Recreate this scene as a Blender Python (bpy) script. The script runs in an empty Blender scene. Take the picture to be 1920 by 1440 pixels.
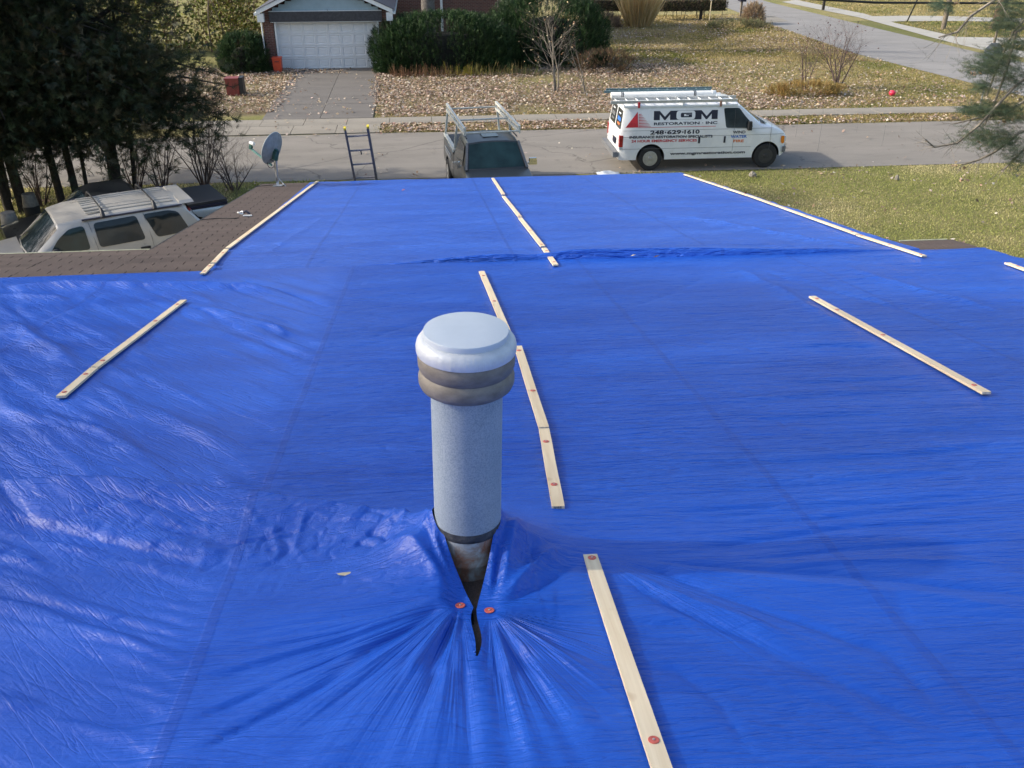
import bpy, bmesh, math, random
import numpy as np
from mathutils import Vector, Matrix, Euler
from mathutils.geometry import delaunay_2d_cdt

R = math.radians
rng = np.random.default_rng(7)
random.seed(7)
scene = bpy.context.scene
col = scene.collection

# ------------------------------------------------------------------ camera, sky, sun, exposure
FPX, PITCH, YAW, CAMZ = 1700.0, R(28.4), R(5.35), 7.4
SLOPE = R(10.3)
EYE = 1.65 / math.cos(SLOPE)
cam_d = bpy.data.cameras.new('camera')
cam = bpy.data.objects.new('camera', cam_d)
col.objects.link(cam)
cam.location = (0, 0, CAMZ)
cam.rotation_euler = (R(90) - PITCH, 0, -YAW)
cam_d.sensor_width = 36.0
cam_d.lens = FPX / 1920 * 36.0
cam_d.clip_start = 0.05
cam_d.clip_end = 2000
scene.camera = cam

SUN_AZ = (-0.995, 0.10)          # horizontal direction towards the sun
SUN_EL = R(29)
world = bpy.data.worlds.new('World')
scene.world = world
world.use_nodes = True
wn = world.node_tree
bg = wn.nodes['Background']
sky = wn.nodes.new('ShaderNodeTexSky')
sky.sky_type = 'NISHITA'
sky.sun_disc = False
sky.sun_elevation = SUN_EL
sky.sun_rotation = math.atan2(SUN_AZ[0], SUN_AZ[1])
sky.air_density = 1.0
sky.dust_density = 3.0
sky.ozone_density = 1.2
wn.links.new(sky.outputs['Color'], bg.inputs['Color'])
bg.inputs['Strength'].default_value = 0.15
sun_d = bpy.data.lights.new('sun', 'SUN')
sun = bpy.data.objects.new('sun', sun_d)
col.objects.link(sun)
sun_d.energy = 2.6
sun_d.angle = R(1.3)
sun_d.color = (1.0, 0.93, 0.82)
sv = Vector((SUN_AZ[0] * math.cos(SUN_EL), SUN_AZ[1] * math.cos(SUN_EL), math.sin(SUN_EL)))
sun.rotation_euler = sv.to_track_quat('Z', 'Y').to_euler()
sun.location = (-20, 0, 30)
vs = scene.view_settings
scene.display_settings.display_device = 'sRGB'
vs.view_transform = 'Standard'
vs.look = 'None'
vs.exposure = 0.90
vs.gamma = 1.0
vs.use_curve_mapping = False

# ------------------------------------------------------------------ measuring helpers
_f = np.array([math.sin(YAW) * math.cos(PITCH), math.cos(YAW) * math.cos(PITCH), -math.sin(PITCH)])
_r = np.array([math.cos(YAW), -math.sin(YAW), 0.0])
_u = np.cross(_r, _f)
TA = math.tan(SLOPE)
ROOF0 = CAMZ - EYE


def sight(x, y):
    return _f + _r * (x - 960) / FPX - _u * (y - 720) / FPX


def at_z(x, y, z=0.0):
    d = sight(x, y)
    t = (z - CAMZ) / d[2]
    return d[0] * t, d[1] * t


def on_roof(x, y, h=0.0):
    d = sight(x, y)
    t = -(EYE - h) / (d[2] + TA * d[1])
    return d[0] * t, d[1] * t


def roof_z(y, h=0.0):
    return ROOF0 - TA * y + h


# ------------------------------------------------------------------ object helpers
def tagit(o, label=None, cat=None, group=None, kind=None):
    if label: o['label'] = label
    if cat: o['category'] = cat
    if group: o['group'] = group
    if kind: o['kind'] = kind
    return o


def thing(name, label, cat, loc=(0, 0, 0), rz=0.0, group=None):
    o = bpy.data.objects.new(name, None)
    col.objects.link(o)
    o.empty_display_size = 0.2
    o.location = loc
    o.rotation_euler = (0, 0, rz)
    return tagit(o, label, cat, group)


def link(name, me, mat=None, parent=None):
    o = bpy.data.objects.new(name, me)
    col.objects.link(o)
    if mat is not None and len(me.materials) == 0:
        me.materials.append(mat)
    if parent is not None:
        o.parent = parent
    return o


def np_mesh(name, V, F, smooth=False, colors=None):
    """V (n,3), F (m,k) arrays -> mesh; colors (n,3) per vertex"""
    me = bpy.data.meshes.new(name)
    V = np.asarray(V, np.float32); F = np.asarray(F, np.int32)
    n, (m, k) = len(V), F.shape
    me.vertices.add(n)
    me.vertices.foreach_set('co', V.ravel())
    me.loops.add(m * k)
    me.loops.foreach_set('vertex_index', F.ravel())
    me.polygons.add(m)
    me.polygons.foreach_set('loop_start', np.arange(0, m * k, k, dtype=np.int32))
    me.polygons.foreach_set('loop_total', np.full(m, k, np.int32))
    if smooth:
        me.polygons.foreach_set('use_smooth', np.ones(m, bool))
    if colors is not None:
        a = me.color_attributes.new('Col', 'FLOAT_COLOR', 'POINT')
        c = np.ones((n, 4), np.float32); c[:, :3] = colors
        a.data.foreach_set('color', c.ravel())
    me.update(calc_edges=True)
    return me


class MB:
    """collects simple solids, then becomes one mesh"""
    def __init__(s): s.v = []; s.f = []

    def add(s, vs_, fs_):
        b = len(s.v)
        s.v += [tuple(p) for p in vs_]
        s.f += [tuple(b + i for i in f) for f in fs_]
        return s

    def box(s, c, d, M=None, taper=1.0):
        x, y, z = d[0] / 2, d[1] / 2, d[2] / 2
        P = [(-x, -y, -z), (x, -y, -z), (x, y, -z), (-x, y, -z), (-x * taper, -y * taper, z), (x * taper, -y * taper, z), (x * taper, y * taper, z), (-x * taper, y * taper, z)]
        if M is not None: P = [M @ Vector(p) for p in P]
        P = [(p[0] + c[0], p[1] + c[1], p[2] + c[2]) for p in P]
        return s.add(P, [(0, 3, 2, 1), (4, 5, 6, 7), (0, 1, 5, 4), (1, 2, 6, 5), (2, 3, 7, 6), (3, 0, 4, 7)])

    def bar(s, a, b, w, t, up=(0, 0, 1)):
        a, b = Vector(a), Vector(b); d = b - a; L = d.length; d.normalize()
        sd = d.cross(Vector(up)).normalized(); u = sd.cross(d).normalized()
        M = Matrix((d, sd, u)).transposed()
        return s.box((a + b) / 2, (L, w, t), M)

    def tube(s, pts, r, n=8, cap=True):
        pts = [Vector(p) for p in pts]
        if not hasattr(r, '__len__'): r = [r] * len(pts)
        rings = []; ref = None
        for i, p in enumerate(pts):
            d = (pts[min(i + 1, len(pts) - 1)] - pts[max(i - 1, 0)]).normalized()
            if ref is None:
                ref = Vector((0, 0, 1)) if abs(d.z) < 0.9 else Vector((1, 0, 0))
            sd = d.cross(ref).normalized(); u = sd.cross(d).normalized(); ref = u
            rings.append([p + (sd * math.cos(2 * math.pi * k / n) + u * math.sin(2 * math.pi * k / n)) * r[i] for k in range(n)])
        V = [q for g in rings for q in g]; F = []
        for i in range(len(rings) - 1):
            for k in range(n):
                k2 = (k + 1) % n
                F.append((i * n + k, i * n + k2, (i + 1) * n + k2, (i + 1) * n + k))
        if cap:
            F.append(tuple(range(n))[::-1]); F.append(tuple((len(rings) - 1) * n + k for k in range(n)))
        return s.add(V, F)

    def lathe(s, prof, c=(0, 0, 0), n=24, axis='z', cap=True):
        V = []; F = []
        for (r, h) in prof:
            for k in range(n):
                a = 2 * math.pi * k / n
                if axis == 'z': p = (r * math.cos(a), r * math.sin(a), h)
                elif axis == 'y': p = (r * math.cos(a), h, -r * math.sin(a))
                else: p = (h, r * math.cos(a), r * math.sin(a))
                V.append((p[0] + c[0], p[1] + c[1], p[2] + c[2]))
        for i in range(len(prof) - 1):
            for k in range(n):
                k2 = (k + 1) % n
                F.append((i * n + k, i * n + k2, (i + 1) * n + k2, (i + 1) * n + k))
        if cap:
            F.append(tuple(range(n))[::-1]); F.append(tuple((len(prof) - 1) * n + k for k in range(n)))
        return s.add(V, F)

    def prism(s, poly, vec):
        n = len(poly); vec = Vector(vec)
        V = [Vector(p) for p in poly] + [Vector(p) + vec for p in poly]
        F = [tuple(range(n))[::-1], tuple(range(n, 2 * n))] + [(i, (i + 1) % n, n + (i + 1) % n, n + i) for i in range(n)]
        return s.add(V, F)

    def mesh(s, name, smooth=None, recalc=True):
        me = bpy.data.meshes.new(name)
        me.from_pydata([tuple(p) for p in s.v], [], s.f)
        if recalc:
            bm = bmesh.new(); bm.from_mesh(me)
            bmesh.ops.recalc_face_normals(bm, faces=bm.faces)
            bm.to_mesh(me); bm.free()
        if smooth is not None:
            me.polygons.foreach_set('use_smooth', [True] * len(me.polygons))
            me.set_sharp_from_angle(angle=R(smooth))
        me.update()
        return me

    def build(s, name, mat, parent=None, smooth=None, recalc=True):
        return link(name, s.mesh(name, smooth, recalc), mat, parent)


def copy_tree(o, parent=None):
    c = o.copy(); col.objects.link(c)
    if parent is not None: c.parent = parent
    for ch in [q for q in bpy.data.objects if q.parent == o]:
        copy_tree(ch, c)
    return c


# ------------------------------------------------------------------ materials
class NT:
    def __init__(s, name):
        s.m = bpy.data.materials.new(name); s.m.use_nodes = True
        s.t = s.m.node_tree; s.b = s.t.nodes['Principled BSDF']; s.out = s.t.nodes['Material Output']
        s.tc = None

    def n(s, typ, **kw):
        q = s.t.nodes.new('ShaderNode' + typ)
        for k, v in kw.items(): setattr(q, k, v)
        return q

    def lk(s, a, b): s.t.links.new(a, b)

    def coord(s, kind='Object', scale=(1, 1, 1), rot=(0, 0, 0)):
        if s.tc is None: s.tc = s.n('TexCoord')
        src = s.tc.outputs[kind]
        if any(rot):
            m0 = s.n('Mapping'); m0.inputs['Rotation'].default_value = rot
            s.lk(src, m0.inputs['Vector']); src = m0.outputs['Vector']
        mp = s.n('Mapping'); mp.inputs['Scale'].default_value = scale
        s.lk(src, mp.inputs['Vector'])
        return mp.outputs['Vector']

    def noise(s, vec, scale=5, detail=4, rough=0.55, dist=0.0):
        q = s.n('TexNoise'); q.inputs['Scale'].default_value = scale; q.inputs['Detail'].default_value = detail
        q.inputs['Roughness'].default_value = rough; q.inputs['Distortion'].default_value = dist
        s.lk(vec, q.inputs['Vector']); return q.outputs['Fac']

    def ramp(s, fac, stops):
        q = s.n('ValToRGB'); e = q.color_ramp.elements
        while len(e) < len(stops): e.new(0.5)
        for el, (p, c) in zip(e, stops):
            el.position = p; el.color = (*c, 1) if len(c) == 3 else c
        s.lk(fac, q.inputs['Fac']); return q.outputs['Color']

    def mix(s, fac, a, b, mode='MIX'):
        q = s.n('MixRGB', blend_type=mode)
        for i, v in (('Fac', fac), ('Color1', a), ('Color2', b)):
            if hasattr(v, 'links'): s.lk(v, q.inputs[i])
            elif isinstance(v, (int, float)): q.inputs[i].default_value = v
            else: q.inputs[i].default_value = (*v, 1)
        return q.outputs['Color']

    def math(s, op, a, b=None, clamp=False):
        q = s.n('Math', operation=op, use_clamp=clamp)
        for i, v in enumerate((a, b)):
            if v is None: continue
            if hasattr(v, 'links'): s.lk(v, q.inputs[i])
            else: q.inputs[i].default_value = v
        return q.outputs[0]

    def bump(s, h, strength=0.3, dist=0.02, prev=None):
        q = s.n('Bump'); q.inputs['Strength'].default_value = strength; q.inputs['Distance'].default_value = dist
        s.lk(h, q.inputs['Height'])
        if prev is not None: s.lk(prev, q.inputs['Normal'])
        return q.outputs['Normal']

    def set(s, color=None, rough=None, metal=None, normal=None, spec=None, coat=None, **kw):
        I = s.b.inputs
        for k, v in (('Base Color', color), ('Roughness', rough), ('Metallic', metal), ('Normal', normal), ('Specular IOR Level', spec), ('Coat Weight', coat)):
            if v is None: continue
            if hasattr(v, 'links'): s.lk(v, I[k])
            elif isinstance(v, (int, float)): I[k].default_value = v
            else: I[k].default_value = (*v, 1)
        for k, v in kw.items(): I[k.replace('_', ' ')].default_value = v
        return s.m


def plain(name, c, rough=0.5, metal=0.0, var=0.12, scale=12.0, bump=0.0, bscale=60.0, coat=0.0, spec=0.5, kind='Object'):
    """procedural material: base colour broken up by noise, fine relief"""
    t = NT(name)
    v = t.coord(kind)
    nz = t.noise(v, scale, 5, 0.6)
    lo = tuple(max(0, k * (1 - var * 1.6)) for k in c); hi = tuple(min(1, k * (1 + var)) for k in c)
    cc = t.ramp(nz, [(0.3, lo), (0.7, hi)])
    rr = t.math('ADD', t.math('MULTIPLY', nz, 0.16), rough - 0.08, True)
    nrm = t.bump(t.noise(v, bscale, 4, 0.6), bump, 0.01) if bump else None
    return t.set(color=cc, rough=rr, metal=metal, normal=nrm, coat=coat, spec=spec)


def leafmat(name, trans=0.25, rough=0.6, spec=0.3):
    t = NT(name)
    a = t.n('VertexColor', layer_name='Col')
    t.set(color=a.outputs['Color'], rough=rough, spec=spec)
    tr = t.n('BsdfTranslucent'); t.lk(a.outputs['Color'], tr.inputs['Color'])
    mx = t.n('MixShader'); mx.inputs[0].default_value = trans
    t.lk(t.b.outputs[0], mx.inputs[1]); t.lk(tr.outputs[0], mx.inputs[2]); t.lk(mx.outputs[0], t.out.inputs['Surface'])
    return t.m


def srgb(r, g, b):
    f = lambda c: c / 12.92 if c <= 0.04045 else ((c + 0.055) / 1.055) ** 2.4
    return (f(r / 255), f(g / 255), f(b / 255))


def make_tarp_mat(name, seams, dye=1.0, coarse=1.0):
    t = NT(name)
    tc = t.n('TexCoord')
    sep = t.n('SeparateXYZ'); t.lk(tc.outputs['Object'], sep.inputs[0])
    X = sep.outputs['X']
    seam = None
    for sx in seams:                      # welded strip joints
        d = t.math('ABSOLUTE', t.math('SUBTRACT', X, sx))
        k = t.n('MapRange'); k.inputs['From Min'].default_value = 0.014; k.inputs['From Max'].default_value = 0.022
        k.inputs['To Min'].default_value = 0.75; k.inputs['To Max'].default_value = 0; t.lk(d, k.inputs['Value'])
        seam = k.outputs[0] if seam is None else t.math('MAXIMUM', seam, k.outputs[0])
    broad = t.noise(t.coord('Object', (0.5, 1.6, 1)), 1.3, 4, 0.55)
    c = t.ramp(broad, [(0.3, (0.007 * dye ** 3, 0.068 * dye, 0.42 * dye ** .5)), (0.7, (0.013 * dye ** 3, 0.098 * dye, 0.52 * dye ** .5))])
    dirt = t.noise(t.coord('Object'), 55, 2, 0.5)
    dm = t.ramp(dirt, [(0.66, (0, 0, 0)), (0.74, (1, 1, 1))])
    c = t.mix(t.math('MULTIPLY', dm, 0.35), c, (0.012, 0.045, 0.30))
    sheen_scuff = t.noise(t.coord('Object', (0.6, 3.2, 1)), 7, 6, 0.7)
    sm = t.ramp(sheen_scuff, [(0.62, (0, 0, 0)), (0.85, (1, 1, 1))])
    c = t.mix(t.math('MULTIPLY', sm, 0.35), c, (0.03, 0.16, 0.62))  # lighter streaks: sky sheen of the wrinkles painted in, plus crease wear
    c = t.mix(t.math('MULTIPLY', seam, 0.6), c, (0.012, 0.058, 0.35))
    # fine crinkle along three flow directions, blended by where the sheet is pulled
    fl = t.n('Attribute', attribute_name='flow')
    mk = t.n('SeparateColor'); t.lk(fl.outputs['Color'], mk.inputs[0])

    def crinkle(rot, sc, s2):
        v = t.coord('Object', sc, (0, 0, rot))
        a = t.noise(v, 1.0, 4, 0.62, 0.5)
        w = t.noise(t.coord('Object', s2, (0, 0, rot)), 1.0, 3, 0.6, 0.8)
        return t.math('ADD', t.math('MULTIPLY', a, 0.7), t.math('MULTIPLY', w, 0.5))
    def creases(rot, sc, dist):
        n_ = t.noise(t.coord('Object', sc, (0, 0, rot)), 1.0, 3, 0.55, dist)
        return t.ramp(t.math('ABSOLUTE', t.math('SUBTRACT', n_, 0.5)), [(0.0, (0, 0, 0)), (0.045, (1, 1, 1))])
    h0 = t.math('ADD', t.math('MULTIPLY', crinkle(R(3), (6.0, 42.0, 20), (2.4, 17.0, 8)), 1.25), t.math('MULTIPLY', creases(R(3), (0.9, 9.0, 8), 0.5), 0.26))
    h0 = t.math('ADD', h0, t.math('ADD', t.math('MULTIPLY', creases(R(1), (2.2, 26.0, 8), 0.5), 0.13), t.math('MULTIPLY', creases(R(5), (1.1, 5.0, 8), 0.4), 0.26)))
    h1 = t.math('ADD', t.math('MULTIPLY', crinkle(R(40), (5.0, 26.0, 20), (1.6, 9.0, 8)), 0.55), t.math('ADD', t.math('MULTIPLY', creases(R(42), (0.9, 7.5, 8), 0.6), 0.17), t.math('MULTIPLY', creases(R(50), (1.6, 17.0, 8), 0.6), 0.12)))
    h2 = t.noise(t.coord('Object'), 24, 5, 0.6, 1.2)
    h = t.math('ADD', t.math('MULTIPLY', h0, t.math('MULTIPLY', mk.outputs[0], 1.45)), t.math('MULTIPLY', h1, mk.outputs[1]))
    h = t.math('ADD', h, t.math('MULTIPLY', h2, t.math('MULTIPLY', mk.outputs[2], 0.35)))
    pa = t.n('Attribute', attribute_name='polar'); ps = t.n('SeparateColor'); t.lk(pa.outputs['Color'], ps.inputs[0])
    def pol(ka, kr):
        q = t.n('CombineXYZ'); t.lk(t.math('MULTIPLY', ps.outputs[0], ka), q.inputs[0]); t.lk(t.math('MULTIPLY', ps.outputs[1], kr), q.inputs[1])
        return t.noise(q.outputs[0], 1.0, 3, 0.55, 0.25)
    p1 = t.ramp(t.math('ABSOLUTE', t.math('SUBTRACT', pol(7, 0.8), 0.5)), [(0.0, (0, 0, 0)), (0.10, (1, 1, 1))])
    p2 = t.ramp(t.math('ABSOLUTE', t.math('SUBTRACT', pol(19, 1.4), 0.5)), [(0.0, (0, 0, 0)), (0.10, (1, 1, 1))])
    pp = t.math('ADD', t.math('MULTIPLY', p1, 0.26), t.math('MULTIPLY', p2, 0.07))
    h = t.math('ADD', h, t.math('MULTIPLY', pp, ps.outputs[2]))
    nrm = t.bump(h, 0.85, 0.017 * coarse)
    weave = t.n('TexWave', wave_type='BANDS', bands_direction='X'); weave.inputs['Scale'].default_value = 95
    t.lk(t.coord('Object'), weave.inputs['Vector'])
    nrm = t.bump(weave.outputs['Fac'], 0.06, 0.001, nrm)
    seamh = t.bump(seam, 0.5, 0.003, nrm)
    rr = t.math('ADD', t.math('MULTIPLY', broad, 0.2), 0.27)
    return t.set(color=c, rough=rr, normal=seamh, spec=0.36)


def make_shingle_mat():
    t = NT('shingle_granules')
    oi = t.n('ObjectInfo')
    g = t.noise(t.coord('Object'), 160, 3, 0.7)
    c = t.ramp(g, [(0.25, (0.052, 0.040, 0.035)), (0.55, (0.108, 0.083, 0.073)), (0.8, (0.18, 0.142, 0.124))])
    k = t.math('ADD', t.math('MULTIPLY', oi.outputs['Random'], 0.26), 0.87)
    q = t.n('VectorMath', operation='SCALE'); t.lk(c, q.inputs[0]); t.lk(k, q.inputs['Scale'])
    st = t.noise(t.coord('Object', (1, 1, 1)), 3.5, 4)
    c2 = t.mix(t.math('MULTIPLY', st, 0.35), q.outputs[0], (0.07, 0.06, 0.055))
    return t.set(color=c2, rough=0.95, normal=t.bump(g, 0.5, 0.004), spec=0.2)


def make_wood(name, a, b):
    t = NT(name)
    oi = t.n('ObjectInfo')
    v = t.coord('Object', (1.5, 26, 26))
    add = t.n('VectorMath', operation='ADD'); t.lk(v, add.inputs[0])
    cmb = t.n('CombineXYZ'); t.lk(t.math('MULTIPLY', oi.outputs['Random'], 37.0), cmb.inputs[0]); t.lk(cmb.outputs[0], add.inputs[1])
    nz = t.noise(add.outputs[0], 1.0, 6, 0.6, 0.4)
    c = t.ramp(nz, [(0.25, a), (0.75, b)])
    kn = t.noise(t.coord('Object', (1, 1, 1)), 9, 2, 0.5)
    c = t.mix(t.math('MULTIPLY', t.ramp(kn, [(0.68, (0, 0, 0)), (0.76, (1, 1, 1))]), 0.35), c, (0.36, 0.20, 0.09))
    return t.set(color=c, rough=0.65, normal=t.bump(nz, 0.2, 0.003), spec=0.3)


def make_glass(name, tint=(0.02, 0.03, 0.035), rough=0.06):
    t = NT(name)
    nz = t.noise(t.coord('Object'), 1.6, 3)
    c = t.ramp(nz, [(0.3, tuple(k * 0.6 for k in tint)), (0.7, tuple(min(1, k * 1.7) for k in tint))])
    return t.set(color=c, rough=rough, spec=0.35)


def make_brick(name):
    t = NT(name)
    tc = t.n('TexCoord'); sep = t.n('SeparateXYZ'); t.lk(tc.outputs['Object'], sep.inputs[0])
    cb = t.n('CombineXYZ'); t.lk(t.math('ADD', sep.outputs['X'], sep.outputs['Y']), cb.inputs[0]); t.lk(sep.outputs['Z'], cb.inputs[1])
    br = t.n('TexBrick'); t.lk(cb.outputs[0], br.inputs['Vector'])
    br.inputs['Color1'].default_value = (0.17, 0.072, 0.055, 1); br.inputs['Color2'].default_value = (0.10, 0.05, 0.042, 1)
    br.inputs['Mortar'].default_value = (0.27, 0.24, 0.21, 1); br.inputs['Scale'].default_value = 1.0
    br.inputs['Brick Width'].default_value = 0.215; br.inputs['Row Height'].default_value = 0.075; br.inputs['Mortar Size'].default_value = 0.007
    nz = t.noise(t.coord('Object'), 2.5, 5)
    c = t.mix(t.math('MULTIPLY', nz, 0.5), br.outputs['Color'], (0.11, 0.06, 0.05))
    return t.set(color=c, rough=0.9, normal=t.bump(br.outputs['Fac'], -0.4, 0.01), spec=0.2)


def make_ground():
    t = NT('lawn_soil')
    a = t.n('VertexColor', layer_name='Col')
    v = t.coord('Object')
    n1 = t.noise(v, 14, 6, 0.7); n2 = t.noise(v, 90, 4, 0.7)
    c = t.mix(t.ramp(n1, [(0.35, (0, 0, 0)), (0.7, (0.55, 0.55, 0.55))]), a.outputs['Color'], (0.17, 0.135, 0.065))
    c = t.mix(t.ramp(n2, [(0.3, (0.4, 0.4, 0.4)), (0.55, (0, 0, 0))]), c, (0.06, 0.068, 0.025))
    return t.set(color=c, rough=0.95, normal=t.bump(n2, 0.9, 0.05), spec=0.15)


def make_asphalt(name, a, b, cracks=True):
    t = NT(name)
    v = t.coord('Object')
    fine = t.noise(v, 70, 4, 0.75); big = t.noise(t.coord('Object', (0.25, 0.9, 1)), 1.2, 5, 0.6)
    c = t.ramp(fine, [(0.25, a), (0.75, b)])
    c = t.mix(t.math('MULTIPLY', t.ramp(big, [(0.35, (0, 0, 0)), (0.75, (1, 1, 1))]), 0.45), c, tuple(k * 0.62 for k in a))
    oil = t.noise(t.coord('Object', (0.5, 0.9, 1)), 2.3, 6, 0.72, 0.6)
    c = t.mix(t.math('MULTIPLY', t.ramp(oil, [(0.56, (0, 0, 0)), (0.70, (1, 1, 1))]), 0.40), c, tuple(k * 0.5 for k in a))
    if cracks:
        vo = t.n('TexVoronoi', feature='DISTANCE_TO_EDGE'); vo.inputs['Scale'].default_value = 0.16
        wob = t.noise(v, 1.3, 4); av = t.n('VectorMath', operation='ADD'); t.lk(v, av.inputs[0])
        cb = t.n('CombineXYZ'); t.lk(t.math('MULTIPLY', wob, 1.2), cb.inputs[0]); t.lk(t.math('MULTIPLY', wob, 0.8), cb.inputs[1]); t.lk(cb.outputs[0], av.inputs[1]); t.lk(av.outputs[0], vo.inputs['Vector'])
        ck = t.ramp(vo.outputs['Distance'], [(0.0, (1, 1, 1)), (0.0045, (0, 0, 0))])
        c = t.mix(t.math('MULTIPLY', ck, 0.55), c, (0.03, 0.028, 0.025))
    return t.set(color=c, rough=0.9, normal=t.bump(fine, 0.4, 0.01), spec=0.25)


M = {}
M['tarp_near'] = make_tarp_mat('tarp_polyethylene', (-2.92, -0.76, 1.42, 3.50))
M['tarp_far'] = make_tarp_mat('tarp_polyethylene_far', (-1.23, 0.825, 2.88), 1.32, 1.5)
M['shingle'] = make_shingle_mat()
M['felt'] = plain('roof_felt', (0.03, 0.026, 0.024), 0.95, bump=0.4)
M['pine'] = make_wood('pine_batten', (0.60, 0.46, 0.28), (0.82, 0.70, 0.50))
M['endgrain'] = plain('batten_end', (0.72, 0.62, 0.46), 0.7, var=0.2, scale=60)
M['red_plastic'] = plain('red_plastic', (0.58, 0.12, 0.085), 0.4, var=0.2, scale=40)
M['nail'] = plain('nail_steel', (0.6, 0.58, 0.55), 0.35, metal=0.9)
t = NT('galvanised_steel')
vo = t.n('TexVoronoi', feature='F1'); vo.inputs['Scale'].default_value = 120; t.lk(t.coord('Object', (1, 1, 0.7)), vo.inputs['Vector'])
sp = t.noise(t.coord('Object'), 170, 3, 0.8); bl = t.noise(t.coord('Object'), 9, 5, 0.6)
c = t.mix(0.5, t.ramp(sp, [(0.34, (0.14, 0.19, 0.22)), (0.60, (0.42, 0.48, 0.51))]), t.ramp(bl, [(0.3, (0.25, 0.305, 0.34)), (0.7, (0.38, 0.43, 0.47))]))
M['galv'] = t.set(color=c, rough=0.55, metal=0.25, normal=t.bump(sp, 0.15, 0.002))
t = NT('weathered_aluminium')
sc = t.noise(t.coord('Object', (60, 60, 5)), 1.0, 4, 0.7); bl = t.noise(t.coord('Object'), 14, 5, 0.6)
c = t.ramp(bl, [(0.3, (0.50, 0.53, 0.56)), (0.7, (0.68, 0.70, 0.72))])
M['alu_cap'] = t.set(color=c, rough=0.55, metal=0.2, normal=t.bump(sc, 0.5, 0.006))
M['alu_top'] = plain('painted_aluminium_disc', (0.55, 0.60, 0.64), 0.45, metal=0.15, var=0.05, scale=5, bump=0.05, bscale=20)
t = NT('tarnished_collar')
bl = t.noise(t.coord('Object', (1, 1, 2)), 16, 6, 0.65); fi = t.noise(t.coord('Object'), 220, 2, 0.6)
c = t.ramp(bl, [(0.25, (0.15, 0.13, 0.105)), (0.6, (0.25, 0.225, 0.19)), (0.85, (0.33, 0.30, 0.26))])
M['collar'] = t.set(color=c, rough=0.6, metal=0.3, normal=t.bump(fi, 0.1, 0.002))
t = NT('rusted_flashing')
bl = t.noise(t.coord('Object'), 11, 6, 0.65, 0.6); fi = t.noise(t.coord('Object'), 80, 4, 0.7)
c = t.ramp(bl, [(0.30, (0.13, 0.105, 0.09)), (0.44, (0.32, 0.15, 0.09)), (0.54, (0.32, 0.27, 0.23)), (0.66, (0.44, 0.47, 0.46))])
M['rust'] = t.set(color=c, rough=0.8, metal=0.2, normal=t.bump(fi, 0.4, 0.004))
M['mastic'] = plain('roof_mastic', (0.05, 0.052, 0.055), 0.6, var=0.4, scale=40, bump=0.5)
M['white_paint'] = plain('white_vehicle_paint', (0.78, 0.79, 0.79), 0.28, var=0.03, scale=2, coat=0.5)
M['white_trim'] = plain('white_trim_paint', (0.70, 0.74, 0.74), 0.5, var=0.07, scale=6)
M['rubber'] = plain('tyre_rubber', (0.022, 0.022, 0.022), 0.8, var=0.3, scale=20)
M['black_plastic'] = plain('black_plastic', (0.02, 0.021, 0.023), 0.5, var=0.2)
M['wheel_steel'] = plain('wheel_steel', (0.42, 0.42, 0.41), 0.4, metal=0.5)
M['dark_steel'] = plain('dirty_wheel', (0.05, 0.05, 0.05), 0.6, metal=0.3)
M['bumper'] = plain('grey_bumper', (0.14, 0.145, 0.15), 0.5, var=0.15)
M['glass'] = make_glass('vehicle_glass')
M['glass_teal'] = make_glass('windscreen_glass', (0.018, 0.042, 0.042), 0.10)
M['ink'] = plain('dark_navy_vinyl', (0.012, 0.014, 0.035), 0.45)
M['ink_red'] = plain('red_vinyl', (0.55, 0.02, 0.03), 0.45)
M['ink_blue'] = plain('blue_vinyl', (0.03, 0.16, 0.55), 0.45)
M['ink_orange'] = plain('orange_vinyl', (0.75, 0.20, 0.06), 0.45)
M['amber'] = plain('amber_lens', (0.75, 0.22, 0.02), 0.2, coat=0.6)
M['redlens'] = plain('red_lens', (0.42, 0.015, 0.02), 0.2, coat=0.6, var=0.3)
M['lens'] = plain('clear_lens', (0.6, 0.62, 0.62), 0.15, coat=0.6)
M['chrome'] = plain('chrome', (0.75, 0.76, 0.78), 0.12, metal=1.0, var=0.05)
M['aluminium'] = plain('ladder_aluminium', (0.55, 0.56, 0.55), 0.42, metal=0.45, var=0.12)
M['rack_metal'] = plain('rack_metal', (0.55, 0.56, 0.51), 0.5, metal=0.1, var=0.15)
M['fibreglass'] = plain('ladder_blue_grey', (0.13, 0.115, 0.10), 0.55, var=0.25, scale=20)
M['rung'] = plain('ladder_rung', (0.26, 0.24, 0.23), 0.5, metal=0.4, var=0.25, scale=30)
M['yellow'] = plain('yellow_plastic', (0.75, 0.58, 0.04), 0.5)
M['teal_fibre'] = plain('teal_fibreglass', (0.10, 0.17, 0.19), 0.5)
M['pvc'] = plain('white_pvc', (0.82, 0.83, 0.80), 0.35, var=0.03)
M['grey_truck'] = plain('dark_grey_paint', (0.040, 0.046, 0.046), 0.32, coat=0.15, var=0.08, scale=3)
M['dark_paint'] = plain('black_green_paint', (0.018, 0.02, 0.022), 0.3, coat=0.5)
M['silver_paint'] = plain('silver_paint', (0.40, 0.44, 0.47), 0.3, metal=0.3, coat=0.4, var=0.06)
M['vinyl_cover'] = plain('black_vinyl_cover', (0.03, 0.03, 0.032), 0.6, var=0.25, scale=8)
M['champagne'] = plain('champagne_paint', (0.46, 0.44, 0.40), 0.30, metal=0.1, coat=0.5, var=0.05, scale=3)
M['dish'] = plain('dish_grey', (0.27, 0.29, 0.275), 0.5, var=0.15)
M['dish_rim'] = plain('dish_rim', (0.45, 0.50, 0.47), 0.5)
M['dish_arm'] = plain('dish_arm_green', (0.16, 0.32, 0.28), 0.45)
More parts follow.
